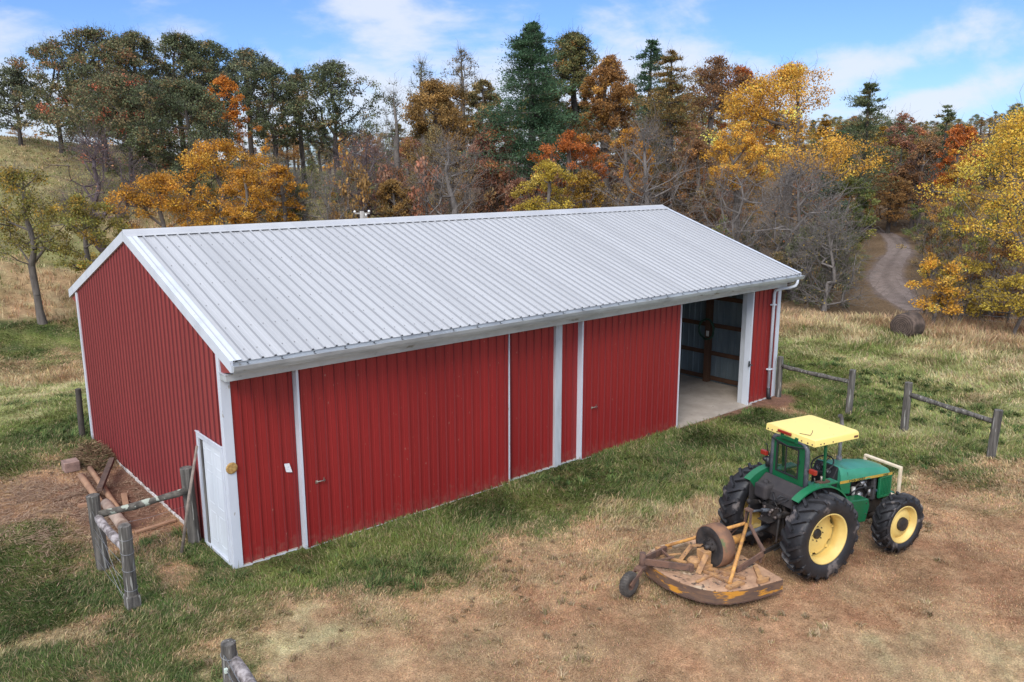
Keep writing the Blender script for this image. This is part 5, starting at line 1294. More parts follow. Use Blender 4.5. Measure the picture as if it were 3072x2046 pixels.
def wheel(x, y, R, w, rr, side, lugs, name, dish, hub, front):
    """tyre with bars, rim, hub; side=-1 right / +1 left; y = centre plane"""
    wh = MB(); h = w/2
    tp = [(rr, -h*0.72), (rr+0.03, -h*0.88), (rr+(R-rr)*0.35, -h*1.0), (rr+(R-rr)*0.66, -h*0.99), (R-0.098, -h*0.93), (R-0.068, -h*0.72), (R-0.058, -h*0.3), (R-0.056, 0)]
    tp = tp+[(r, -hh) for r, hh in tp[-2::-1]]
    wh.lathe(tp, 56, (x, y, R), 'Y')
    for s_ in (-1, 1):
        for k in range(lugs):
            t0 = 2*math.pi*(k+(0.5 if s_ > 0 else 0))/lugs; dirn = 1
            P = []
            for (yy, rad, dt) in ((s_*-0.02, R-0.005, 0.0), (s_*h*0.45, R-0.008, 0.10*0.8/R), (s_*h*0.86, R-0.022, 0.19*0.8/R), (s_*h*1.02, R-0.075, 0.225*0.8/R), (s_*h*1.03, R-0.15, 0.24*0.8/R)):
                t = t0-dt*dirn; P.append((t, yy, rad))
            wt = 0.029/R
            vs = []
            for (t, yy, rad) in P:
                for (dt, dr) in ((-wt*1.4, -0.058), (-wt, 0), (wt, 0), (wt*1.4, -0.058)):
                    r_ = rad+dr; out_ = 0
                    if abs(yy) > h*0.95 and dr < 0: r_ = rad; out_ = -s_*0.03
                    vs.append((x+r_*math.cos(t+dt), y+yy+out_, R+r_*math.sin(t+dt)))
            m_ = len(P); fs = []
            for i in range(m_-1):
                for j in range(3): fs.append((i*4+j, i*4+j+1, (i+1)*4+j+1, (i+1)*4+j))
            fs += [(0, 1, 2, 3), tuple((m_-1)*4+q for q in (3, 2, 1, 0))]
            wh.add(vs, fs)
    t = wh.build('tyre', m_tyre, None)
    o_ = side
    rim = MB()
    ro = [(rr+0.022, o_*h*0.78), (rr+0.025, o_*h*0.84), (rr+0.005, o_*h*0.86), (rr-0.012, o_*h*0.80), (rr-0.018, o_*h*0.55), (rr-0.05, o_*h*0.40), (rr-0.055, o_*h*0.05), (rr-0.02, -o_*h*0.5), (rr-0.01, -o_*h*0.82), (rr+0.02, -o_*h*0.86)]
    rim.lathe(ro, 48, (x, y, R), 'Y')
    yd = o_*h*dish
    if front:
        rim.lathe([(rr-0.05, yd+o_*0.0), (rr-0.10, yd+o_*0.02), (rr*0.62, yd+o_*0.045), (0.10, yd+o_*0.04), (0, yd+o_*0.04)], 48, (x, y, R), 'Y')
    else:
        n = 48; vs = []
        for k in range(n*2):
            a_ = 2*math.pi*k/(n*2); lob = (rr-0.052)-(0.035 if (k % 16) in (5, 6, 7, 8) else 0.0)
            for r_, yy in ((lob, yd), (rr*0.45, yd+o_*0.015), (0.13, yd+o_*0.01), (0.0, yd+o_*0.01)): vs.append((x+r_*math.cos(a_), y+yy, R+r_*math.sin(a_)))
        rim.add(vs, [(k*4+i, k*4+i+1, ((k+1) % (n*2))*4+i+1, ((k+1) % (n*2))*4+i) for k in range(n*2) for i in range(3)], True)
        for k in range(6):
            a_ = 2*math.pi*k/6+.2; rim.box((x+(rr-.075)*math.cos(a_)-.02, y+yd-.01, R+(rr-.075)*math.sin(a_)-.02), (x+(rr-.075)*math.cos(a_)+.02, y+yd+o_*.03, R+(rr-.075)*math.sin(a_)+.02))
    rm = rim.build('rim', m_yel, None)
    hb = MB(); 
    hb.lathe([(0, yd+o_*hub), (0.05, yd+o_*hub), (0.085 if not front else 0.125, yd+o_*hub*0.85), (0.09 if not front else 0.135, yd+o_*0.02), (0.10, yd)], 24 if not front else 12, (x, y, R), 'Y', smooth=not front)
    for k in range(8):
        a_ = 2*math.pi*k/8; r_ = 0.135 if not front else 0.175
        hb.tube([(x+r_*math.cos(a_), y+yd, R+r_*math.sin(a_)), (x+r_*math.cos(a_), y+yd+o_*0.028, R+r_*math.sin(a_))], 0.011, 6)
    hbo = hb.build('hub', m_grease, None)
    e = bpy.data.objects.new(name, None); COL.objects.link(e); e.parent = tr; e.empty_display_size = .1
    for q in (t, rm, hbo): q.parent = e
    return e
wheel(0, -0.785, 0.79, 0.43, 0.445, -1, 19, 'rear_wheel', -0.38, 0.045, False)
wheel(0, 0.785, 0.79, 0.43, 0.445, 1, 19, 'rear_wheel', -0.38, 0.045, False)
wheel(2.10, -0.735, 0.575, 0.33, 0.345, -1, 17, 'front_wheel', 0.25, 0.11, True)
wheel(2.10, 0.735, 0.575, 0.33, 0.345, 1, 17, 'front_wheel', 0.25, 0.11, True)
# chassis
b = MB(); b.box((-0.32, -0.24, 0.52), (0.45, 0.24, 1.18)); b.box((0.45, -0.19, 0.55), (1.25, 0.19, 1.05)); b.box((1.25, -0.22, 0.60), (2.50, 0.22, 0.84))
b.tube([(0, -0.62, 0.79), (0, 0.62, 0.79)], 0.13, 16); b.tube([(0, -0.45, 0.79), (0, -0.25, 0.79)], 0.20, 16); b.tube([(0, 0.25, 0.79), (0, 0.45, 0.79)], 0.20, 16)
b.tube([(2.10, -0.60, 0.52), (2.10, 0.60, 0.52)], 0.085, 12); b.lathe([(0, -.16), (.13, -.12), (.17, 0), (.13, .12), (0, .16)], 16, (2.10, 0.0, 0.52), 'Y'); b.box((1.95, -0.12, 0.5), (2.25, 0.12, 0.72))
b.tube([(1.2, -0.1, 0.5), (2.1, -0.02, 0.5)], 0.035, 8); b.tube([(2.28, -0.58, 0.52), (2.26, 0.58, 0.52)], 0.022, 8)
b.build('chassis', m_grease, tr, bevel=0.02)
# engine
b = MB(); b.box((1.22, -0.17, 0.84), (1.95, 0.17, 1.28))
b.lathe([(0, -.10), (.075, -.09), (.085, 0), (.075, .08), (0, .1)], 14, (1.42, -0.26, 0.98), 'Z'); b.tube([(1.30, -0.2, 1.26), (1.34, -0.27, 1.2), (1.35, -0.27, 0.9)], 0.02, 7)
b.tube([(1.28, -0.20, 1.0), (1.40, -0.25, 1.18), (1.60, -0.24, 1.30), (1.80, -0.20, 1.28)], 0.022, 8); b.tube([(1.5, -.22, .86), (1.9, -.24, .9)], .03, 8)
b.build('engine', m_grease, tr, bevel=0.012)
b = MB(); b.tube([(1.58, -0.24, 1.26), (1.74, -0.22, 1.28)], 0.052, 12); b.lathe([(0, -.03), (.07, -.02), (.07, .05), (.04, .06)], 16, (1.62, -0.24, 1.02), 'Y'); b.box((1.52, -0.28, 0.92), (1.68, -0.22, 1.0)); b.tube([(1.7, -.24, 1.26), (1.78, -.25, 1.1)], .028, 8)
b.tube([(1.25, -.2, .92), (1.34, -.3, .93)], .03, 8); b.tube([(1.1, -.28, 1.1), (1.32, -.29, 1.02)], .018, 6)
b.build('alternator', m_metal, tr)
b = MB(); b.box((1.94, -0.26, 0.88), (2.03, 0.26, 1.36)); b.box((1.90, -0.30, 0.90), (1.94, -0.24, 1.34)); b.build('radiator', mat('radiator_grey', (0.10, 0.095, 0.095), (0.06, .058, .06), scale=20, rough=.6, metal=.3), tr)
# hood loft
st = [(0.96, 1.705, 0.24, 0.33, 1.395), (1.02, 1.705, 0.26, 0.335, 1.395), (1.12, 1.655, 0.27, 0.34, 1.39), (1.30, 1.635, 0.27, 0.34, 1.385), (1.70, 1.585, 0.26, 0.34, 1.37), (2.10, 1.520, 0.25, 0.335, 1.345), (2.28, 1.480, 0.24, 0.325, 1.335), (2.37, 1.430, 0.22, 0.31, 1.33)]
b = MB(); vs = []
for (x, zt, wt, ws, zb) in st:
    zs = zt-0.055
    for (yy, zz) in ((-ws, zb), (-ws+0.004, (zb+zs)/2), (-wt-0.045, zs-0.005), (-wt-0.01, zt-0.018), (-wt*0.5, zt), (0, zt+0.006), (wt*0.5, zt), (wt+0.01, zt-0.018), (wt+0.045, zs-0.005), (ws-0.004, (zb+zs)/2), (ws, zb)): vs.append((x, yy, zz))
m_ = 11
b.add(vs, [(i*m_+j, i*m_+j+1, (i+1)*m_+j+1, (i+1)*m_+j) for i in range(len(st)-1) for j in range(m_-1)], True)
k = len(st)-1; b.add([vs[k*m_+j] for j in range(m_)], [tuple(range(m_))]); b.add([vs[j] for j in range(m_)], [tuple(range(m_))[::-1]])
hood = b.build('hood', m_hood, tr)
es = hood.modifiers.new('e', 'EDGE_SPLIT'); es.split_angle = math.radians(32)
b = MB(); b.beam((1.135, -0.339, 1.40), (1.135, -0.318, 1.59), 0.010, 0.006); b.beam((1.135, 0.339, 1.40), (1.135, 0.318, 1.59), 0.010, 0.006); b.build('seam', m_black, hood)
b = MB()   # cowl below hood at the rear
for s_ in (-1, 1):
    b.prism([(0.92, 1.40), (1.215, 1.385), (1.215, 1.17), (1.02, 1.20)], lambda p, q, d: (p, d, q), s_*0.315, s_*0.337)
b.box((0.96, -0.31, 1.2), (1.0, 0.31, 1.40)); b.build('cowl', m_green, tr, bevel=0.004)
for s_ in (-1, 1):
    b = MB(); y0, y1 = s_*0.295, s_*0.332
    b.box((2.03, y0, 0.91), (2.07, y1, 1.33)); b.box((2.33, y0, 0.93), (2.37, y1, 1.33)); b.box((2.07, y0, 0.91), (2.33, y1, 0.95)); b.box((2.07, y0, 1.30), (2.33, y1, 1.335))
    for k in range(6): xx = 2.09+k*0.042; b.box((xx, y0+s_*.005, 0.95), (xx+0.016, y1-s_*0.004, 1.30))
    b.build('side_grille', m_green, tr, bevel=0.002); b = MB(); b.box((2.07, s_*0.28, 0.93), (2.33, s_*0.285, 1.31)); b.build('grille_backing', m_black, tr)
b = MB(); b.box((2.34, -0.29, 0.93), (2.375, 0.29, 1.33)); b.box((2.28, -0.24, 0.74), (2.62, 0.24, 0.90)); b.build('nose', m_dgreen, tr, bevel=0.01)
b = MB(); y = -0.355; b.add([(0.93, -0.3425, 1.405), (2.36, -0.3365, 1.335), (2.36, -0.3355, 1.385), (0.93, -0.3415, 1.457)], [(0, 1, 2, 3)]); b.add([(0.93, -0.3385, 1.405), (2.36, -0.3325, 1.335), (2.36, -0.3315, 1.385), (0.93, -0.3375, 1.457)], [(3, 2, 1, 0)]); b.build('stripe', m_stripe, hood)
def text(s_, size, loc, parent, m, name='lettering', ext=0.002, sx=1.0, shear=0.0, tilt=0.0):
    cu = bpy.data.curves.new(name, 'FONT'); cu.body = s_; cu.size = size; cu.extrude = ext; cu.space_character = 1.05
    tmp = bpy.data.objects.new(name, cu); COL.objects.link(tmp); dg = bpy.context.evaluated_depsgraph_get(); me = bpy.data.meshes.new_from_object(tmp.evaluated_get(dg)); bpy.data.objects.remove(tmp)
    me.materials.clear(); me.materials.append(m); o = bpy.data.objects.new(name, me); COL.objects.link(o); o.parent = parent; o.location = loc; o.rotation_euler = (math.radians(90), tilt, 0); o.scale = (sx, 1, 1); return o
text('JOHN DEERE', 0.072, (1.16, -0.3455, 1.398), hood, m_letter, sx=1.0, tilt=0.049); text('5400', 0.066, (2.10, -0.342, 1.352), hood, m_letter, tilt=0.049)
# front guard
b = MB(); b.beam((2.50, -0.40, 0.86), (2.50, -0.40, 1.47), 0.05, 0.065, (1, 0, 0)); b.beam((2.50, 0.40, 0.86), (2.50, 0.40, 1.47), 0.05, 0.065, (1, 0, 0)); b.beam((2.50, -0.42, 1.465), (2.50, 0.42, 1.465), 0.07, 0.05); b.beam((2.5, -.42, .87), (2.5, .42, .87), .07, .06); b.box((2.38, -0.33, 0.84), (2.48, 0.33, 0.88))
b.build('front_guard', m_cream, tr, bevel=0.012)
# side box (step / battery)
b = MB(); b.prism([(0.93, 1.17), (1.42, 1.12), (1.46, 0.98), (1.38, 0.68), (1.22, 0.69), (1.08, 0.86), (0.94, 1.0)], lambda p, q, d: (p, d, q), -0.60, -0.36); b.prism([(0.55, 0.62), (1.0, 0.62), (1.0, 0.58), (0.55, 0.58)], lambda p, q, d: (p, d, q), -0.62, -0.3)
b.build('side_box', m_dgreen, tr, bevel=0.025)
b = MB(); b.prism([(0.93, 1.12), (1.42, 1.10), (1.38, 0.70), (0.94, 0.9)], lambda p, q, d: (p, d, q), 0.36, 0.58); b.build('side_box', m_dgreen, tr, bevel=0.02)
# floor, seat, dash, wheel
b = MB(); b.box((-0.05, -0.46, 0.98), (1.0, 0.46, 1.02)); b.box((-0.30, -0.5, 1.18), (0.05, 0.5, 1.30)); b.prism([(-0.36, 1.2), (0.0, 1.2), (-0.02, 1.52), (-0.10, 1.56), (-0.30, 1.40)], lambda p, q, d: (p, d, q), -0.48, 0.48)
b.build('platform', m_dusty, tr, bevel=0.02)
b = MB(); b.box((-0.46, 0.10, 1.18), (-0.12, 0.40, 1.46)); b.lathe([(0, .05), (.05, .05), (.055, 0), (.055, -.02)], 14, (-0.30, 0.26, 1.475), 'Z'); b.build('tank', m_dusty, tr, bevel=0.05)
b = MB(); b.box((0.08, -0.24, 1.28), (0.50, 0.24, 1.40)); b.box((0.04, -0.23, 1.38), (0.14, 0.23, 1.60)); b.build('seat', m_black, tr, bevel=0.04)
b = MB(); b.prism([(0.84, 1.10), (0.99, 1.10), (0.99, 1.66), (0.95, 1.70), (0.84, 1.50)], lambda p, q, d: (p, d, q), -0.25, 0.25); b.tube([(0.90, -.04, 1.50), (0.79, -.04, 1.72)], 0.035, 8); dash = b.build('dashboard', m_black, tr, bevel=0.01)
b = MB()
for y, z in ((-.12, 1.60), (0, 1.62), (.12, 1.60), (-.16, 1.45)): b.lathe([(0, 0), (.045, 0), (.05, -.01)], 14, (0.875, y, z), 'X')
b.build('gauge', mat('gauge', (.3, .32, .33), (.1, .1, .1), scale=40, rough=.3), dash)
b = MB(); cn = Vector((0.775, -0.04, 1.735)); nrm_ = Vector((-0.55, 0, 0.83)).normalized(); e1 = Vector((0, 1, 0)); e2 = nrm_.cross(e1)
b.tube([cn+e1*0.205*math.cos(t)+e2*0.205*math.sin(t) for t in np.linspace(0, 2*math.pi, 33)], 0.014, 8, cap=False)
for a_ in (0.4, 2.5, 4.6): b.tube([cn-nrm_*0.03, cn+e1*0.2*math.cos(a_)+e2*0.2*math.sin(a_)], 0.009, 6)
b.lathe([(0, .02), (.035, .015), (.04, -.03)], 12, cn, 'Z'); b.build('steering_wheel', m_black, tr)
# fenders
def arc(s_):
    y0, y1 = s_*0.50, s_*0.655; C0 = (0.08, 0.77); R_ = 0.88; th = np.radians(np.linspace(128, 18, 22))
    o = MB()
    P = [(C0[0]+R_*math.cos(t), C0[1]+R_*math.sin(t)*0.975) for t in th]; Q = [(C0[0]+(R_-0.03)*math.cos(t), C0[1]+(R_-0.03)*math.sin(t)*0.975) for t in th]
    n = len(P)
    vs = [(x, y0, z) for x, z in P]+[(x, y1, z-0.004) for x, z in P]+[(x, y1, z-0.0) for x, z in Q]
    fs = [(i, i+1, n+i+1, n+i) for i in range(n-1)]+[(n+i, n+i+1, 2*n+i+1, 2*n+i) for i in range(n-1)]
    # inner side wall upper band (green)
    B_ = [(C0[0]+(R_-0.24)*math.cos(t), C0[1]+(R_-0.24)*math.sin(t)*0.975) for t in th]
    vs += [(x, y0, z) for x, z in B_]; fs += [(i, i+1, 3*n+i+1, 3*n+i) for i in range(n-1)]
    o.add(vs, fs, False); f = o.build('fender', m_green, tr); s2 = f.modifiers.new('s', 'SOLIDIFY'); s2.thickness = 0.012
    o = MB(); D_ = [(C0[0]+(R_-0.02)*math.cos(t), C0[1]+(R_-0.02)*math.sin(t)*0.975) for t in th]; E_ = [(x, min(z, 0.95)-0.0) for x, z in D_]
    yw = s_*0.515; o.add([(x, yw, z) for x, z in D_]+[(x, yw, 0.80) for x, z in D_], [(i, i+1, n+i+1, n+i) for i in range(n-1)]); w_ = o.build('fender_liner', m_dusty, f); s3 = w_.modifiers.new('s', 'SOLIDIFY'); s3.thickness = 0.008
    o = MB(); o.box((0.02, s_*0.36, 1.56), (0.62, s_*0.56, 1.60)); o.build('fender_console', m_green, f, bevel=0.01)
arc(-1); arc(1)
b = MB(); b.tube([(0.30, -0.46, 1.6), (0.28, -0.47, 1.72)], .02, 6); b.tube([(0.18, -0.42, 1.6), (0.14, -0.44, 1.70)], .012, 6); b.build('lever', mat('worn_steel', (0, 0, 0)), tr)
# roll bar, rear window frame
b = MB(); pts = [(-0.03, -0.405, 1.15), (-0.03, -0.405, 2.05)]
for t in np.linspace(0, math.pi/2, 6)[1:]: pts.append((-0.03, -0.405+0.16*(1-math.cos(t)), 2.17+0.16*math.sin(t)))
pts2 = [(x, -y, z) for x, y, z in pts[::-1]]; b.tube(pts+pts2, 0.043, 12); b.build('roll_bar', m_rops, tr)
def ringframe(b, y0, y1, z0, z1, w, x0, x1, ins=None):
    b.box((x0, y0, z0), (x1, y0+w, z1)); b.box((x0, y1-w, z0), (x1, y1, z1)); b.box((x0, y0+w, z0), (x1, y1-w, z0+w)); b.box((x0, y0+w, z1-w), (x1, y1-w, z1))
b = MB(); x0, x1 = -0.055, -0.005
b.box((x0, -0.36, 1.40), (x1, -0.235, 2.30)); b.box((x0, 0.285, 1.40), (x1, 0.36, 2.30)); b.box((x0, -0.235, 1.40), (x1, 0.285, 1.655)); b.box((x0, -0.235, 2.19), (x1, 0.285, 2.30)); cabf = b.build('rear_frame', m_dgreen, tr, bevel=0.006)
b = MB(); ringframe(b, -0.245, 0.295, 1.645, 2.20, 0.032, -0.066, -0.052); b.box((-0.064, 0.045, 1.68), (-0.05, 0.072, 2.17)); b.tube([(-0.08, -0.36, 2.27), (-0.09, 0, 2.20), (-0.08, 0.40, 2.25)], .012, 6); b.box((-.08, -.262, 1.93), (-.05, -.235, 2.0)); b.build('window_seal', m_black, cabf, bevel=0.004)
b = MB(); b.box((-0.050, -0.22, 1.67), (-0.046, 0.27, 2.18))
gl = bpy.data.materials.new('glass'); gl.use_nodes = True; g = gl.node_tree; g.nodes.clear(); oo = g.nodes.new('ShaderNodeOutputMaterial'); tp_ = g.nodes.new('ShaderNodeBsdfTransparent'); tp_.inputs[0].default_value = (.84, .87, .86, 1); gs = g.nodes.new('ShaderNodeBsdfGlossy'); gs.inputs['Roughness'].default_value = .04; mx = g.nodes.new('ShaderNodeMixShader'); mx.inputs[0].default_value = .10; g.links.new(tp_.outputs[0], mx.inputs[1]); g.links.new(gs.outputs[0], mx.inputs[2]); g.links.new(mx.outputs[0], oo.inputs[0])
b.build('window_pane', gl, cabf)
b = MB()
for y in (-0.17, 0.17): b.box((-0.08, y-0.035, 2.285), (0.02, y+0.035, 2.40))
b.box((-0.10, -0.14, 2.31), (-0.075, 0.14, 2.37)); b.build('canopy_bracket', m_dgreen, tr, bevel=0.005)
# canopy
b = MB(); cz = 2.475; x0, x1, hw = -0.06, 1.06, 0.57
top = [(x0, -hw), (x1-0.04, -hw), (x1, -hw+0.06), (x1, hw-0.06), (x1-0.04, hw), (x0, hw)]
ring = lambda s_, z, dx=0: [(x*1.0+(dx if x > 0.5 else -dx), y*s_, z) for x, y in top]
R0 = ring(0.96, cz, -0.02); R1 = ring(0.99, cz-0.008, -0.005); R2 = ring(1.0, cz-0.022); R3 = ring(1.012, cz-0.128, 0.006); n = 6
b.add([(0.5, 0, cz+0.02)]+R0, [(0, 1+i, 1+(i+1) % n) for i in range(n)], True)
b.add(R0+R1+R2+R3, [(j*n+i, j*n+(i+1) % n, (j+1)*n+(i+1) % n, (j+1)*n+i) for j in range(3) for i in range(n)], True)
cp = b.build('canopy', m_can, tr); s_ = cp.modifiers.new('s', 'SOLIDIFY'); s_.thickness = 0.012; s_.offset = -1; es = cp.modifiers.new('e', 'EDGE_SPLIT'); es.split_angle = math.radians(50)
b = MB()
for x, y in ((0.08, -1), (0.38, -1), (0.16, -1), (0.95, -1)): b.lathe([(0, -.585), (.014, -.58), (.014, -.57)], 8, (x, 0, cz-0.095), 'Y')
for y in (-.52, -.42, -.28, .3, .42, .52): b.lathe([(0, -.078), (.014, -.072), (.014, -.06)], 8, (0, y, cz-0.095), 'X')
b.box((0.90, -0.583, cz-0.10), (1.0, -0.578, cz-0.065)); b.tube([(-0.02, -.18, cz+.004), (0.05, -.36, cz+.01), (0.1, -.35, cz+.05), (.11, -.35, cz+.09)], .006, 5)
b.build('bolt', mat('canopy_bolt', (0.12, 0.05, 0.03), rough=.6), cp)
b = MB(); b.box((-0.105, -0.05, cz-0.075), (-0.07, 0.26, cz-0.025)); b.build('marker_lamp', m_red, cp, bevel=0.008)
b = MB(); b.beam((0.34, -0.48, 1.58), (0.29, -0.50, 2.37), 0.045, 0.035, (0, 1, 0)).cut(); b.beam((0.34, 0.48, 1.58), (0.29, 0.50, 2.37), 0.045, 0.035, (0, 1, 0)); b.build('canopy_post', m_dgreen, tr, bevel=.004)
b = MB(); b.box((0.18, -0.53, 1.60), (0.44, -0.42, 1.63)); b.build('post_foot', mat('rusty_iron', (0, 0, 0)), tr)
# hoses, cables, filler necks and bolts that clutter the back and the engine bay
RR_ = random.Random(21)
for k in range(6):
    b = MB(); y = RR_.uniform(-.22, .22); b.tube([(-.34, y, 1.1), (-.44, y+RR_.uniform(-.1, .1), 1.22+RR_.uniform(-.05, .1)), (-.36, y+RR_.uniform(-.15, .15), 1.36), (-.2, y+RR_.uniform(-.2, .2), 1.30)], .011, 6); b.build('hose', m_black, tr)
for s_ in (-1,):
    for q in (((1.24, .33*s_, 1.16), (1.4, .36*s_, 1.24), (1.62, .33*s_, 1.22), (1.9, .30*s_, 1.14)), ((1.25, .30*s_, .98), (1.36, .36*s_, .90), (1.55, .35*s_, .88), (1.72, .31*s_, 1.06)), ((1.0, .38*s_, 1.14), (1.2, .42*s_, 1.06), (1.34, .40*s_, .96))):
        b = MB(); b.tube(q, .014, 6); b.build('engine_hose', m_black, tr)
b = MB(); b.tube([(1.34, -.31, 1.10), (1.34, -.31, 1.26)], .035, 10); b.build('oil_filter', mat('filter_white', (.55, .55, .52), (.3, .28, .25), scale=12, rough=.4), tr)
b = MB(); b.tube([(1.50, -.33, .93), (1.62, -.33, .95)], .028, 10); b.tube([(1.8, -.29, 1.0), (1.8, -.29, 1.14)], .03, 10); b.build('fuel_pump', m_metal, tr)
b = MB()
for k in range(5): b.tube([(2.34, -.2+.1*k, .80), (2.35, -.2+.1*k, .82)], .01, 5)
for x in (0.98, 1.36):
    for z in (1.05, .84): b.lathe([(0, -.612), (.014, -.608), (.014, -.60)], 6, (x, 0, z), 'Y')
b.build('box_bolt', m_grease, tr)
# lamps on the roll bar
for s_, yy in ((-1, -0.60), (1, 0.555)):
    b = MB(); b.box((-0.12, yy-0.07, 1.865), (-0.055, yy+0.07, 1.95)); lm = b.build('tail_lamp', m_red, tr, bevel=0.01); lm['label'] = 'red tail lamp beside the window'
    b = MB(); b.box((-0.06, yy-0.06, 1.88), (-0.03, yy+0.06, 1.94)); b.beam((-0.04, yy, 1.91), (-0.03, s_*0.42, 1.85), .03, .03); b.build('lamp_bracket', m_black, lm)
b = MB(); b.tube([(-.06, .47, 1.66), (-.07, .48, 1.84)], .05, 8); b.tube([(-.07, .5, 1.84), (-.08, .5, 2.06), (-.12, .5, 2.1)], .012, 6); b.lathe([(0, -.15), (.035, -.14), (.045, -.09), (.03, -.07)], 12, (0.0, .50, 1.80), 'X'); b.build('work_lamp', m_black, tr)
# exhaust
b = MB(); b.tube([(1.50, 0.20, 1.50), (1.50, 0.20, 2.32), (1.47, 0.20, 2.44), (1.43, .20, 2.50)], [0.034, 0.034, 0.034, 0.045], 12, cap=False); b.tube([(1.5, .2, 1.5), (1.5, .2, 1.68)], .05, 12); ex = b.build('exhaust_pipe', mat('rusty_pipe', (.17, .15, .15), (.28, .27, .27), scale=8, rough=.6, metal=.4), tr)
# three point hitch
b = MB()
b.box((-0.42, -0.20, 0.62), (-0.30, 0.20, 1.12)); b.tube([(-0.30, -0.36, 1.06), (-0.30, 0.36, 1.06)], 0.04, 10)
for s_ in (-1, 1):
    b.beam((-0.30, s_*0.34, 1.06), (-0.58, s_*0.36, 1.10), 0.05, 0.07); b.tube([(-0.56, s_*0.36, 1.10), (-0.62, s_*0.38, 0.62)], 0.022, 8); b.lathe([(0, -.04), (.05, -.03), (.05, .03), (0, .04)], 10, (-0.57, s_*0.37, 1.10), 'Y')
    b.beam((-0.18, s_*0.26, 0.52), (-0.98, s_*0.43, 0.53), 0.035, 0.075); b.tube([(-.2, s_*.3, .5), (-.7, s_*.42, .5)], .015, 6)
b.box((-0.62, -0.16, 0.88), (-0.36, 0.10, 0.90))
b.build('hitch', m_grease, tr, bevel=0.006)
b = MB(); b.tube([(-0.42, 0.0, 1.04), (-0.62, 0, 1.08)], 0.035, 10); b.tube([(-0.60, 0, 1.075), (-0.93, 0, 1.12)], 0.022, 10); b.build('top_link', m_rops, tr)
b = MB()
RR_ = random.Random(4)
for k in range(26):
    p = Vector((RR_.uniform(-.46, -.2), RR_.uniform(-.24, .26), RR_.uniform(1.05, 1.24))); q = p+Vector((RR_.uniform(-.12, .12), RR_.uniform(-.15, .15), RR_.uniform(-.04, .09))); b.tube([p, (p+q)/2+Vector((0, 0, .03)), q], RR_.uniform(.008, .02), 6)
b.build('hydraulic_hose', m_grease, tr); b = MB()
for k in range(7): b.cut(); p = Vector((-.44+RR_.uniform(-.03, .03), RR_.uniform(-.2, .22), RR_.uniform(.8, 1.1))); b.lathe([(0, -.03), (.03, -.025), (.03, .02), (0, .03)], 8, p, 'X')
b.build('hydraulic_fitting', mat('valve_iron', (.10, .075, .065), (.28, .24, .22), scale=22, rough=.5, metal=.4, contrast=(.5, .66)), tr)

# ------------------------------------------------------------------ rotary mower behind it
m_brace = mat('rusty_brace', (0.46, 0.25, 0.10), (0.24, 0.13, 0.07), scale=7, rough=.75, contrast=(.4, .64), rust=((.12, .075, .05), 9, .60), bump=.25)
m_mow = mat('rusted_deck_paint', (0.50, 0.30, 0.175), (0.23, 0.13, 0.08), scale=3.2, rough=0.75, contrast=(.36, .64), rust=((0.48, 0.36, 0.24), 1.6, 0.54), speck=((0.10, 0.065, 0.045), 14, 0.62), bump=.35, bscale=30)
m_skirt = mat('flaking_orange', (0.10, 0.060, 0.042), (0.15, 0.085, 0.05), scale=6, rough=.8, rust=((0.50, 0.22, 0.022), 3.6, 0.55), bump=.3, stretch=(.6, .6, 2.6), detail=9)
m_ybar = mat('worn_yellow_bar', (0.60, 0.30, 0.075), (0.34, 0.16, 0.06), scale=8, rough=.7, contrast=(.42, .66), rust=((.14, .08, .05), 12, .64), bump=.2)
m_rust = mat('brown_rust', (0.16, 0.085, 0.055), (0.10, 0.06, 0.045), scale=7, rough=.85, contrast=(.4, .6), bump=.3)
m_band = mat('rusty_band', (0.23, 0.115, 0.06), (0.15, 0.08, 0.05), scale=5, rough=.8, rust=((.10, .12, .05), 4, .63), bump=.3)
mo = empty('rotary_mower', (TX, TY, TZ), TR, 'rusty orange rotary mower hitched behind the green tractor', 'mower')
dk = [(-1.05, -1.00), (-1.53, -0.985), (-1.85, -0.96), (-2.10, -0.90), (-2.32, -0.78), (-2.48, -0.62), (-2.63, -0.34), (-2.72, 0.02), (-2.73, 0.48), (-2.64, 0.72), (-2.46, 0.86), (-2.2, 0.95), (-1.8, 0.99), (-1.05, 1.00)]
b = MB(); b.prism(dk, lambda p, q, d: (p, q, d), 0.305, 0.320); deck = b.build('deck', m_mow, mo, bevel=0.004)
b = MB(); n = len(dk); dz_ = 0.21
b.add([(x, y, 0.3045) for x, y in dk]+[(x*1.004, y*1.006, 0.105) for x, y in dk], [(i, i+1, n+i+1, n+i) for i in range(n-1)]); sk = b.build('skirt', m_skirt, mo); s_ = sk.modifiers.new('s', 'SOLIDIFY'); s_.thickness = .012
b = MB(); b.add([(x*1.006, y*1.008, 0.085) for x, y in dk]+[(x*1.006, y*1.008, 0.105) for x, y in dk]+[(x*1.012, y*1.016, 0.105) for x, y in dk], [(i, i+1, n+i+1, n+i) for i in range(n-1)]+[(n+i, n+i+1, 2*n+i+1, 2*n+i) for i in range(n-1)]); b.build('skirt_runner', m_rust, sk)
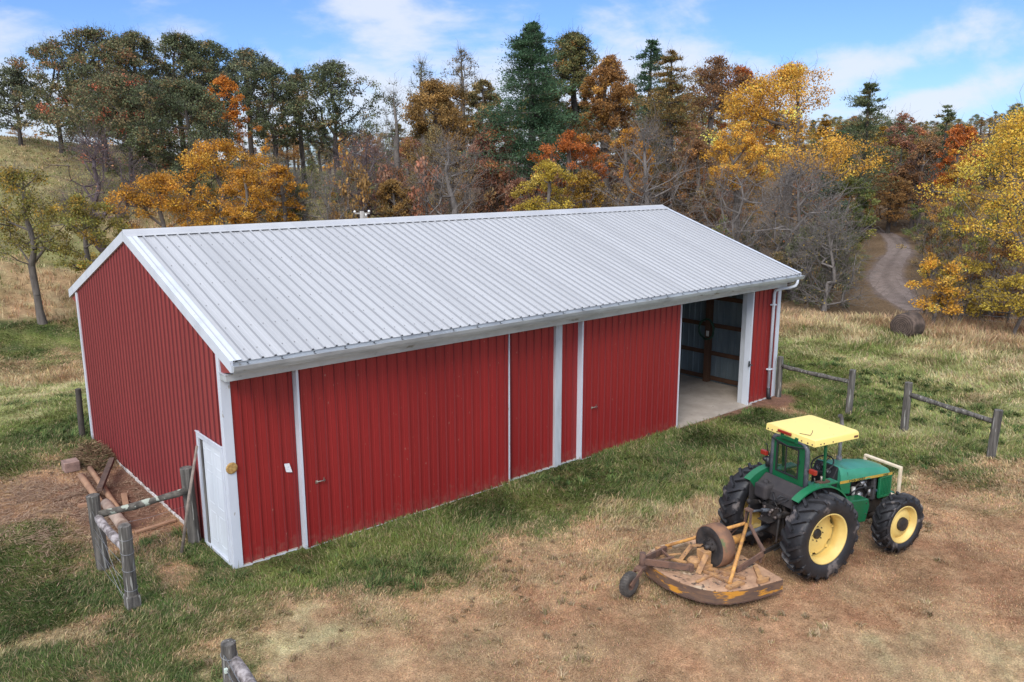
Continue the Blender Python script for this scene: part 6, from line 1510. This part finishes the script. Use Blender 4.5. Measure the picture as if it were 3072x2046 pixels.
# big laminated wheel standing on the deck
cx, cy, czz = -1.80, -0.02, 0.66
b = MB(); r0 = 0.37
b.lathe([(r0-0.02, -0.02), (r0, -0.01), (r0+0.003, 0.12), (r0, 0.24), (r0-0.025, 0.245), (r0-0.03, 0.22)], 48, (cx, cy, czz), 'X'); ring_ = b.build('wheel_band', m_band, mo)
b = MB(); b.lathe([(r0-0.018, -0.015), (r0-0.06, -0.03), (0.20, -0.01), (0.16, 0.03), (0.10, 0.035), (0.09, -0.03), (0, -0.03)], 44, (cx, cy, czz), 'X'); b.lathe([(r0-.03, .22), (.2, .2), (0, .2)], 40, (cx, cy, czz), 'X'); b.build('wheel_face', mat('black_rubber_disc', (.020, .018, .018), (.05, .04, .035), scale=6, rough=.8, bump=.3), ring_)
b = MB()
for k in range(8): a_ = k*math.pi/4; b.tube([(cx-.035, cy+.13*math.cos(a_), czz+.13*math.sin(a_)), (cx-.06, cy+.13*math.cos(a_), czz+.13*math.sin(a_))], .014, 6)
b.lathe([(0, -.12), (.045, -.11), (.05, -.03)], 16, (cx, cy, czz), 'X'); b.build('wheel_hub', m_grease, ring_)
# gearbox and its guard
b = MB(); b.box((-2.10, -0.20, 0.32), (-1.88, 0.16, 0.42)); b.lathe([(.12, .30), (.12, .40), (.09, .44), (.04, .45), (0, .45)], 20, (-2.08, 0.05, 0.04), 'Z', smooth=False); b.box((-2.0, -.12, .40), (-1.85, .10, .62)); b.build('gearbox', m_brace, mo, bevel=0.012)
b = MB()
for (a_, c_) in (((-2.20, 0.30, .33), (-1.98, 0.26, .60)), ((-2.20, -0.20, .33), (-1.98, -.14, .60)), ((-1.98, .26, .60), (-1.90, .08, .66))): b.beam(a_, c_, .10, .012)
b.prism([(-1.86, -0.12), (-1.86, -0.50), (-1.55, -0.42)], lambda p, q, d: (p, q, d), 0.322, 0.335); b.build('gearbox_guard', m_brace, mo)
# deck braces
b = MB()
b.beam((-2.30, 0.42, .345), (-1.62, -0.72, .345), 0.06, 0.045); b.beam((-2.42, -0.42, .335), (-1.45, -0.28, .335), 0.05, 0.03); b.beam((-2.15, 0.15, .35), (-1.95, -.75, .35), .05, .04)
b.beam((-1.75, -0.80, .35), (-2.12, -0.83, .35), .09, .05); b.beam((-1.18, -0.48, .345), (-1.42, -0.86, .345), .08, .045); b.beam((-1.3, -.92, .36), (-1.55, -.92, .36), .07, .07); b.beam((-2.0, .78, .35), (-2.3, .84, .35), .08, .05)
b.beam((-2.4, .6, .335), (-2.0, .5, .335), .05, .03); b.build('brace', m_brace, mo, bevel=0.004)
b = MB(); b.tube([(-0.98, -0.02, 0.90), (-2.03, -0.78, 0.38)], 0.032, 12); b.tube([(-0.98, 0.02, 0.90), (-2.12, 0.80, 0.38)], 0.030, 12); b.tube([(-1.0, .05, .62), (-1.65, .02, .62)], .075, 14); b.build('stay_tube', m_ybar, mo)
b = MB(); b.tube([(-1.02, .05, .64), (-0.42, 0.0, 0.76)], .038, 12); b.lathe([(.05, -.03), (.06, 0), (.05, .03)], 12, (-1.02, .05, .63), 'X'); b.build('drive_shaft', m_rops, mo)
b = MB()
for s_ in (-1, 1):
    b.beam((-0.93, s_*0.05, 1.18), (-0.95, s_*0.07, 0.86), .05, .015, (0, 1, 0)); b.beam((-0.95, s_*0.06, 0.90), (-0.97, s_*0.34, 0.66), .06, .03); b.beam((-0.97, s_*0.34, 0.66), (-0.97, s_*.45, .56), .06, .05); b.beam((-0.97, s_*.40, .60), (-0.99, s_*.40, .34), .05, .03)
    b.beam((-0.98, s_*0.45, .53), (-1.60, s_*0.47, .36), .03, .10)
b.box((-.99, -.06, 1.14), (-.88, .06, 1.17)); b.beam((-.97, .07, .9), (-1.05, .35, .5), .04, .02); b.build('a_frame', m_rust, mo, bevel=0.003)
# tail wheel assembly
b = MB(); b.beam((-2.27, -0.08, .40), (-2.90, 0.36, .46), .045, .11); b.beam((-2.20, .68, .40), (-2.90, .42, .46), .045, .11); b.beam((-2.42, .28, .44), (-2.36, .62, .44), .03, .05); b.box((-2.30, -.12, .32), (-2.22, -.03, .46)); b.beam((-2.75, .38, .40), (-2.4, .2, .50), .03, .03)
b.build('tail_arm', m_rust, mo, bevel=0.004)
b = MB(); b.tube([(-2.93, .39, .34), (-2.93, .39, .56)], .045, 12); b.tube([(-2.93, .39, .52), (-2.93, .39, .60)], .032, 10); b.tube([(-2.93, .39, .30), (-2.93, .39, .62)], .055, 12); b.beam((-2.92, .38, .37), (-3.10, .31, .37), .13, .05); b.beam((-3.04, .25, .38), (-3.33, .165, .195), .025, .075); b.beam((-3.02, .39, .38), (-3.29, .335, .195), .025, .075); b.build('caster_fork', m_rust, mo)
b = MB(); r_ = .205; b.lathe([(.09, -.06), (.15, -.072), (.19, -.062), (r_, -.035), (r_, .035), (.19, .062), (.15, .072), (.09, .06)], 32, (0, 0, 0), 'Y')
for k in range(26):
    a_ = 2*math.pi*k/26; b.box((-.001, -.001, -.001), (.001, .001, .001)) if False else b.beam((r_*math.cos(a_), -.05, r_*math.sin(a_)), (r_*math.cos(a_+.06), .05, r_*math.sin(a_+.06)), .016, .012)
tw = b.build('tail_wheel', mat('dusty_tyre', (.055, .048, .042), (.10, .085, .072), scale=7, rough=.85, bump=.3), mo, loc=(-3.30, .25, .195), rot=(0, 0, math.radians(16)))
b = MB(); b.lathe([(0, -.05), (.05, -.045), (.095, -.055), (.10, -.06), (.10, .06), (0, .05)], 24, (0, 0, 0), 'Y'); b.tube([(0, -.09, 0), (0, .09, 0)], .02, 8); b.build('rim', m_rust, tw)
b = MB()
for x, y in ((-2.22, .02),): b.lathe([(0.0, .3225), (.062, .3225)], 20, (x, y, 0), 'Z'); 
b.build('deck_hole', m_dark, deck)
# straw and debris lying on the deck
R = np.random.default_rng(9); n = 3200; px = R.normal(-2.0, .30, n); py = R.normal(.35, .28, n); ok = (px > -2.6) & (px < -1.3) & (py < .85); px, py = px[ok], py[ok]; n = len(px)
a = R.uniform(0, 6.28, n); l = R.uniform(.03, .11, n); P0 = np.stack([px, py, R.uniform(.322, .345, n)], 1); P1 = P0+np.stack([np.cos(a)*l, np.sin(a)*l, R.normal(0, .008, n)], 1); P1[:, 2] = np.maximum(P1[:, 2], .323); sd_ = np.stack([-np.sin(a)*.003, np.cos(a)*.003, 0*a], 1)
V = np.stack([P0-sd_, P0+sd_, P1+sd_, P1-sd_], 1).reshape(-1, 3); cc = np.array([[.40, .30, .17], [.22, .15, .09], [.30, .2, .12]])[R.integers(0, 3, n)]
o = np_mesh('straw', V, np.arange(n*4).reshape(-1, 4), MATS['grass'], parent=deck, col=np.repeat(cc, 4, 0)); o['kind'] = 'stuff'

# ------------------------------------------------------------------ trees
PAL = {  # linear albedo of leaf, second leaf, odd leaf
 'oakgrey': ((.066, .078, .048), (.095, .100, .054), (.16, .11, .05)), 'oakbrown': ((.080, .090, .044), (.115, .095, .045), (.17, .085, .04)), 'oakdark': ((.056, .070, .036), (.085, .092, .044), (.13, .09, .04)),
 'oakrust': ((.070, .082, .040), (.11, .085, .042), (.24, .075, .040)), 'oakolive': ((.070, .078, .030), (.12, .10, .035), (.22, .10, .03)), 'orange': ((.46, .17, .025), (.38, .14, .025), (.50, .26, .05)), 'gold': ((.30, .17, .028), (.22, .14, .03), (.42, .25, .04)),
 'orangegold': ((.46, .23, .030), (.36, .17, .028), (.55, .32, .05)), 'olive': ((.16, .125, .028), (.10, .10, .026), (.28, .17, .03)), 'olivebrown': ((.15, .120, .052), (.17, .120, .050), (.10, .095, .045)), 'brownorange': ((.24, .145, .050), (.30, .175, .055), (.17, .12, .045)),
 'rustred': ((.18, .080, .048), (.15, .085, .052), (.28, .12, .05)), 'rust': ((.22, .110, .048), (.18, .105, .050), (.32, .16, .05)), 'orangebrown': ((.29, .145, .045), (.23, .12, .045), (.38, .21, .05)), 'orangered': ((.40, .12, .028), (.31, .105, .028), (.45, .20, .03)),
 'yellow': ((.62, .34, .050), (.50, .26, .045), (.70, .44, .09)), 'yellowolive': ((.44, .31, .045), (.30, .23, .040), (.58, .42, .09)), 'yellowgreen': ((.62, .39, .055), (.50, .30, .048), (.50, .40, .07)), 'darkolive': ((.065, .085, .026), (.10, .10, .030), (.15, .13, .03)),
 'pine': ((.034, .066, .034), (.048, .084, .042), (.06, .09, .05)), 'pinedull': ((.065, .085, .042), (.09, .10, .045), (.12, .09, .04)), 'larch': ((.17, .105, .035), (.12, .090, .035), (.085, .085, .035)),
 'twiggrey': ((.27, .16, .06), (.20, .13, .06), (.30, .12, .05)), 'twigpurple': ((.17, .085, .065), (.22, .11, .06), (.13, .08, .06)), 'twigpale': ((.30, .22, .05), (.22, .16, .06), (.40, .26, .04)), 'twigleaf': ((.10, .09, .05), (.14, .10, .05), (.2, .13, .05))}
BARK = {'pale': (.21, .185, .165), 'grey': (.215, .19, .172), 'dark': (.075, .062, .054), 'mid': (.165, .14, .12), 'purple': (.155, .118, .122)}
m_leaf = vcol_mat('leaves', rough=0.6, trans=0.30, spec=0.18)
BM = {}
def bark(k):
    if k not in BM: c = BARK[k]; BM[k] = mat('bark_'+k, c, tuple(v*.6 for v in c), scale=4, rough=.95, contrast=(.35, .65), stretch=(1, 1, .3), bump=.6, bscale=18)
    return BM[k]
SPEC = {  # envelope, attractors, leaves per attractor, leaf size, cluster radius, twigs, bark, trunk share, up
 'oak':   dict(env='round', natt=270, lpa=34, ls=.23, cr=.44, tw=5, bark='dark', tf=.5),
 'maple': dict(env='round', natt=170, lpa=60, ls=.19, cr=.52, tw=4, bark='mid', tf=.55),
 'leanmaple': dict(env='round', natt=210, lpa=70, ls=.13, cr=.55, tw=6, bark='mid', tf=.4),
 'birch': dict(env='tall', natt=95, lpa=9, ls=.17, cr=.60, tw=11, bark='mid', tf=.8),
 'bare':  dict(env='bush', natt=190, lpa=2.6, ls=.13, cr=.6, tw=9, bark='grey', tf=.35),
 'shrub': dict(env='bush', natt=80, lpa=75, ls=.13, cr=.50, tw=8, bark='mid', tf=.2),
 'pine':  dict(env='cone', natt=120, lpa=64, ls=.30, cr=.50, tw=3, bark='dark', tf=.97),
 'larch': dict(env='cone', natt=150, lpa=70, ls=.26, cr=.50, tw=4, bark='dark', tf=.97)}
def make_tree(seed, kind, H, zb, w, pal, lean=(0, 0), q=1.0, away=90.0):
    """returns (trunk V,F), (crown V,F,C) in local coordinates, base at 0"""
    S = SPEC[kind]; R = np.random.default_rng(seed); rw = w/2; zb = min(zb, H*0.75); conif = S['env'] == 'cone'
    natt = int(S['natt']*q*np.clip(w*(H-zb)/55.0, 0.45, 1.7))
    ph = R.uniform(0, 6.28, 6); am = R.uniform(.10, .22, 6)
    def lump(phi, t): return 1+am[0]*np.sin(2*phi+ph[0]+3*t)+am[1]*np.sin(3*phi+ph[1]-5*t)+am[2]*np.sin(5*phi+ph[2]+9*t)+am[3]*np.sin(phi+ph[3]+14*t)
    t = R.uniform(0, 1, natt*2); phi = R.uniform(0, 6.28, natt*2); u = R.uniform(0, 1, natt*2)
    if S['env'] == 'round': t = t**.85; rp = np.sin(np.pi*np.clip(t*.90+.10, 0, 1))**.50; rad = u**.42
    elif S['env'] == 'tall': rp = np.sin(np.pi*np.clip(t*.9+.1, 0, 1))**.8*.9; rad = u**.5
    elif S['env'] == 'bush': rp = np.clip(np.sin(np.pi*np.clip(t*.80+.20, 0, 1)), 0, 1)**.55; rad = u**.5
    else: rp = (1-t**(2.4 if kind == 'pine' else 1.6))**.8*(.50+.50*np.abs(np.sin(t*H*1.5+ph[4])))*(1.12 if kind == 'pine' else 1.0)*np.where(t < .12, .55+t*3.7, 1)+.06; rad = u**.45
    r = rp*rad*rw*np.clip(lump(phi, t), .45, 1.5); z = zb+t*(H-zb)
    if not conif:                                                    # open gaps: drop points where a noise field is low
        g = fbm(np.cos(phi)*1.7+seed+t*2.1, np.sin(phi)*1.7+t*2.6, 2, seed); keep = g > np.quantile(g, .12 if kind in ('leanmaple', 'bare', 'shrub') else .40)
    else: keep = R.uniform(0, 1, len(t)) < .62
    cx = lean[0]*z/H; cy = lean[1]*z/H
    A = np.stack([cx+r*np.cos(phi), cy+r*np.sin(phi), z], 1)[keep][:natt]
    # trunk
    nt_ = max(5, int(H*S['tf']/.7)); zt = np.linspace(0, H*S['tf'] if not conif else H*.99, nt_); wob = np.cumsum(R.normal(0, .045 if not conif else .015, (nt_, 2)), 0)*min(1, H/9)
    nodes = [(lean[0]*z_/H+wob[i, 0]-wob[0, 0], lean[1]*z_/H+wob[i, 1]-wob[0, 1], z_) for i, z_ in enumerate(zt)]; par = list(range(-1, nt_-1)); depth = [0]*nt_
    order = np.argsort(np.hypot(A[:, 0]-np.interp(A[:, 2], zt, [n_[0] for n_ in nodes[:nt_]]), A[:, 1])*(1.0)+0.15*A[:, 2])
    tips = []
    NP = np.array(nodes)
    for i in order:
        p = A[i]; d = NP-p; hd = np.hypot(d[:, 0], d[:, 1]); dist = np.sqrt((d**2).sum(1)); dz_ = p[2]-NP[:, 2]
        if conif: cost = hd*1.0+np.abs(dz_-(0.05*hd-0.1))*3.0
        else:
            want = hd*.55; cost = dist+np.where(dz_ < want*.6, (want*.6-dz_)*1.6, 0)+np.maximum(dz_-hd*2.2, 0)*.25
            cost = np.where(NP[:, 2] < zb*.55, cost+6, cost)
        j = int(np.argmin(cost)); a = NP[j]; L_ = dist[j]; k = max(1, int(L_/(.75 if not conif else 1.2)))
        up = np.array([0, 0, L_*(.22 if not conif else -.04)]); c = (a+p)/2-up*(-1 if conif else .0)+R.normal(0, .09*L_, 3)*(1 if not conif else .3); c[2] -= L_*.10*(0 if conif else 1)
        prev = j; new = []
        for s_ in range(1, k+1):
            tt = s_/k; q_ = a*(1-tt)**2+2*c*tt*(1-tt)+p*tt*tt+(R.normal(0, .05, 3) if s_ < k else 0); nodes.append(tuple(q_)); par.append(prev); prev = len(nodes)-1; new.append(q_)
        NP = np.vstack([NP, np.array(new)]); tips.append(prev)
    NP = np.array(nodes); n = len(NP); par = np.array(par); cnt = np.zeros(n); cnt[tips] = 1
    for i in range(n-1, 0, -1):
        if par[i] >= 0: cnt[par[i]] += max(cnt[i], .3)
    r0 = .013 if kind != 'bare' else .016
    rad = r0*np.maximum(cnt, .6)**.50*(1.05 if not conif else .8); base = rad[0]
    want_base = np.clip(.020*H+.02, .05, .34); sc = want_base/base; rad = rad*np.where(rad > r0*1.4, sc**np.clip(np.log(np.maximum(rad/r0, 1))/np.log(base/r0+1e-6), 0, 1), 1)
    rad[0] *= 1.45; rad[1] *= 1.1 if len(rad) > 1 else 1
    e = np.where(par >= 0)[0]; P0 = NP[par[e]]; P1 = NP[e]; ra = np.minimum(rad[par[e]], rad[e]*1.25); ra = np.where(e < nt_, rad[par[e]], ra); rb_ = rad[e]
    def frusta(P0, P1, ra, rb, k):
        d = P1-P0; ln = np.linalg.norm(d, axis=1)[:, None]+1e-9; d = d/ln; ref = np.where(np.abs(d[:, 2:3]) > .9, np.array([[1., 0, 0]]), np.array([[0, 0, 1.]])); a1 = np.cross(d, ref); a1 /= np.linalg.norm(a1, axis=1)[:, None]; a2 = np.cross(d, a1)
        th = np.arange(k)*2*np.pi/k; ring = a1[:, None, :]*np.cos(th)[None, :, None]+a2[:, None, :]*np.sin(th)[None, :, None]
        V = np.concatenate([P0[:, None]+ring*ra[:, None, None], P1[:, None]+ring*rb[:, None, None]], 1); m = len(P0); b0 = (np.arange(m)*2*k)[:, None]; i_ = np.arange(k)[None]; j_ = (i_+1) % k
        return V.reshape(-1, 3), np.stack([b0+i_, b0+j_, b0+k+j_, b0+k+i_], -1).reshape(-1, 4)
    big = rb_ > .035; V1, F1 = frusta(P0[big], P1[big], ra[big], rb_[big], 8); V2, F2 = frusta(P0[~big], P1[~big], ra[~big], rb_[~big], 4)
    # twigs
    T = NP[tips]; m = len(T); nt2 = S['tw']; axis = np.array([np.interp(T[:, 2], zt, NP[:nt_, 0]), np.interp(T[:, 2], zt, NP[:nt_, 1]), T[:, 2]*.6+zb*.3]).T
    out = T-axis; out /= np.linalg.norm(out, axis=1)[:, None]+1e-9
    src = np.repeat(T, nt2, 0)+R.normal(0, .25 if kind != 'bare' else .45, (m*nt2, 3)); dv = np.repeat(out, nt2, 0)*.8+R.normal(0, .6, (m*nt2, 3))+np.array([0, 0, .25 if not conif else 0]); dv /= np.linalg.norm(dv, axis=1)[:, None]
    tl = R.uniform(.35, 1.0, m*nt2)*(1.0 if kind != 'bare' else 1.25); tr_ = np.full(m*nt2, .008 if kind != 'bare' else .0085); mid = src+dv*tl[:, None]*.5+R.normal(0, .06, (m*nt2, 3)); end = src+dv*tl[:, None]+R.normal(0, .10, (m*nt2, 3)); st_ = np.repeat(T, nt2, 0)
    V3, F3 = frusta(st_, mid, tr_, tr_*.8, 3); V4, F4 = frusta(mid, end, tr_*.8, tr_*.4, 3)
    Vt = []; Ft = []; o_ = 0
    for V_, F_ in ((V1, F1), (V2, F2), (V3, F3), (V4, F4)): Vt.append(V_); Ft.append(F_+o_); o_ += len(V_)
    trunk = (np.concatenate(Vt), np.concatenate(Ft))
    # leaves
    ls0 = float(np.clip(.00195*away, .085, .21))*(1.35 if conif else 1.0); lpa = S['lpa']*q*min(2.2, (S['ls']/ls0)**1.5); nl = int(m*lpa); ci = R.integers(0, m, nl); ctr = T[ci]; cr = S['cr']*np.clip(w/5.5, .62, 1.35)
    if conif:
        # foliage along the branch, flattened
        par_axis = np.stack([np.interp(ctr[:, 2], zt, NP[:nt_, 0]), np.interp(ctr[:, 2], zt, NP[:nt_, 1]), ctr[:, 2]], 1); s_ = R.uniform(0, 1, nl)**.6; s_ = .22+.78*s_; c2 = par_axis*(1-s_[:, None])+ctr*s_[:, None]; hw_ = np.hypot(ctr[:, 0]-par_axis[:, 0], ctr[:, 1]-par_axis[:, 1])[:, None]
        P = c2+R.normal(0, 1, (nl, 3))*np.array([1, 1, .34])*np.clip(hw_*.22, .12, .55)+np.array([0, 0, .08])
        outd = P-par_axis; outd[:, 2] = 0; outd /= np.linalg.norm(outd, axis=1)[:, None]+1e-6; ax = outd*.8+R.normal(0, .5, (nl, 3))+np.array([0, 0, .45])
    else:
        g = R.normal(0, 1, (nl, 3)); g /= np.linalg.norm(g, axis=1)[:, None]; P = ctr+g*(R.uniform(0, 1, nl)**.5)[:, None]*cr*np.array([1.1, 1.1, .72])+out[ci]*.1; ax = R.normal(0, 1, (nl, 3))+np.array([0, 0, -.3])
    ax /= np.linalg.norm(ax, axis=1)[:, None]; nn = R.normal(0, 1, (nl, 3))+np.array([0, 0, .9]); sd = np.cross(ax, nn); sd /= np.linalg.norm(sd, axis=1)[:, None]
    ls = ls0*R.uniform(.55, 1.35, nl)[:, None]; asp = .42 if not conif else .20
    V = np.stack([P, P+ax*ls*.5+sd*ls*asp, P+ax*ls, P+ax*ls*.5-sd*ls*asp], 1).reshape(-1, 3)
    pa = np.array(PAL[pal])*(1.85 if PAL[pal][0][0] < .2 else 1.25); cl = R.normal(0, 1, m); tone = np.clip(1+.21*cl, .55, 1.6)[ci]; pick = R.uniform(0, 1, nl)+.22*cl[ci]; col = np.where((pick < .58)[:, None], pa[0], pa[1]); odd = R.uniform(0, 1, m) < .13; col = np.where((odd[ci] & (R.uniform(0, 1, nl) < .75))[:, None], pa[2], col)
    col = col*tone[:, None]*R.uniform(.84, 1.17, (nl, 1)); C = np.repeat(np.clip(col, .005, .8), 4, 0)
    return trunk, (V, np.arange(nl*4).reshape(-1, 4), C)
def bark_of(kind, pal):
    if kind == 'bare': return {'twigpurple': 'purple', 'twigpale': 'pale'}.get(pal, 'grey')
    return SPEC[kind]['bark']
NAMES = {'oak': ('oak_tree', 'tree'), 'maple': ('maple_tree', 'tree'), 'leanmaple': ('maple_tree', 'tree'), 'birch': ('birch_tree', 'tree'), 'bare': ('bare_tree', 'tree'), 'shrub': ('shrub', 'shrub'), 'pine': ('pine_tree', 'pine tree'), 'larch': ('larch_tree', 'conifer')}
def plant(seed, kind, x, y, H, zb, w, pal, label, group=None, lean=(0, 0), q=1.0):
    nm, cat = NAMES[kind]; z = float(ground(x, y))-0.1; e = empty(nm, (x-lean[0], y-lean[1], z), 0, label, cat, group)
    (tv, tf), (cv, cf, cc) = make_tree(seed, kind, H+.1, zb, w, pal, lean, q, math.hypot(x-O2[0], y-O2[1]))
    np_mesh('trunk', tv, tf, bark(bark_of(kind, pal)), parent=e, smooth=True)
    if len(cf): np_mesh('crown' if kind != 'shrub' else 'leaves', cv, cf, m_leaf, parent=e, col=cc)
    return e
for i, (kind, x, y, H, zb, w, pal, lab) in enumerate(TREES):
    lean = (0, 0); q = 1.0
    if kind == 'leanmaple': lean = (-0.5, 0.42)
    if 'largest yellow tree, standing' in lab: q = 1.0
    if 'big yellow green' in lab: q = 1.2
    if 'big yellow green' in lab: lean = (-1.9, 1.6)
    if pal == 'twigpurple': q = 1.4
    if 'tangled limbs' in lab or 'wide crooked' in lab: q = 1.0
    if 'giant' in lab: q = 1.6
    plant(100+i, kind, x, y, H, zb, w, pal, lab, lean=lean, q=q)
# filler woodland: a few prototypes, copied
GL = {'oak': 'oak with thinning foliage somewhere in the crowded wood behind the barn', 'maple': 'autumn coloured tree in the crowded wood behind the barn', 'pine': 'dark evergreen in the crowded wood behind the barn', 'birch': 'slim tree in the crowded wood behind the barn', 'shrub': 'leafy bush in the undergrowth along the edge of the wood', 'bare': 'leafless grey tree in the undergrowth of the wood'}
GG = {'oak': 'oaks filling the wood', 'maple': 'autumn trees filling the wood', 'pine': 'evergreens filling the wood', 'birch': 'slim trees filling the wood', 'shrub': 'undergrowth bushes of the wood', 'bare': 'leafless trees of the undergrowth'}
protos = {}
rr = random.Random(12)
for i, (kind, x, y, H, w, pal) in enumerate(FILL):
    key = (kind, pal); sz = {'oak': (13, 6.5), 'maple': (12, 5.8), 'pine': (14, 5.5), 'birch': (11, 3.6), 'shrub': (3.2, 3.4), 'bare': (6, 4.6)}[kind]
    H = max(H, 1.6)
    if key not in protos:
        protos[key] = plant(500+i, kind, x, y, sz[0], sz[0]*(.25 if kind not in ('shrub', 'bare') else .06), sz[1], pal, GL[kind], GG[kind], q=.8); r = protos[key]
    else:
        p = protos[key]; r = p.copy(); COL.objects.link(r)
        for ch in list(p.children):
            c = ch.copy(); COL.objects.link(c); c.parent = r
    r.location = (x, y, float(ground(x, y))-0.1); r.rotation_euler = (0, 0, rr.uniform(0, 6.28)); s_ = H/sz[0]; sw = min(max(w/sz[1], .55*s_), 1.7*s_); r.scale = (sw, sw, s_)
    tv_ = rr.uniform(.95, 1.35)
    for ch in r.children:
        if ch.name.startswith(('crown', 'leaves')): ch.color = (tv_*rr.uniform(.9, 1.1), tv_*rr.uniform(.92, 1.08), tv_, 1)
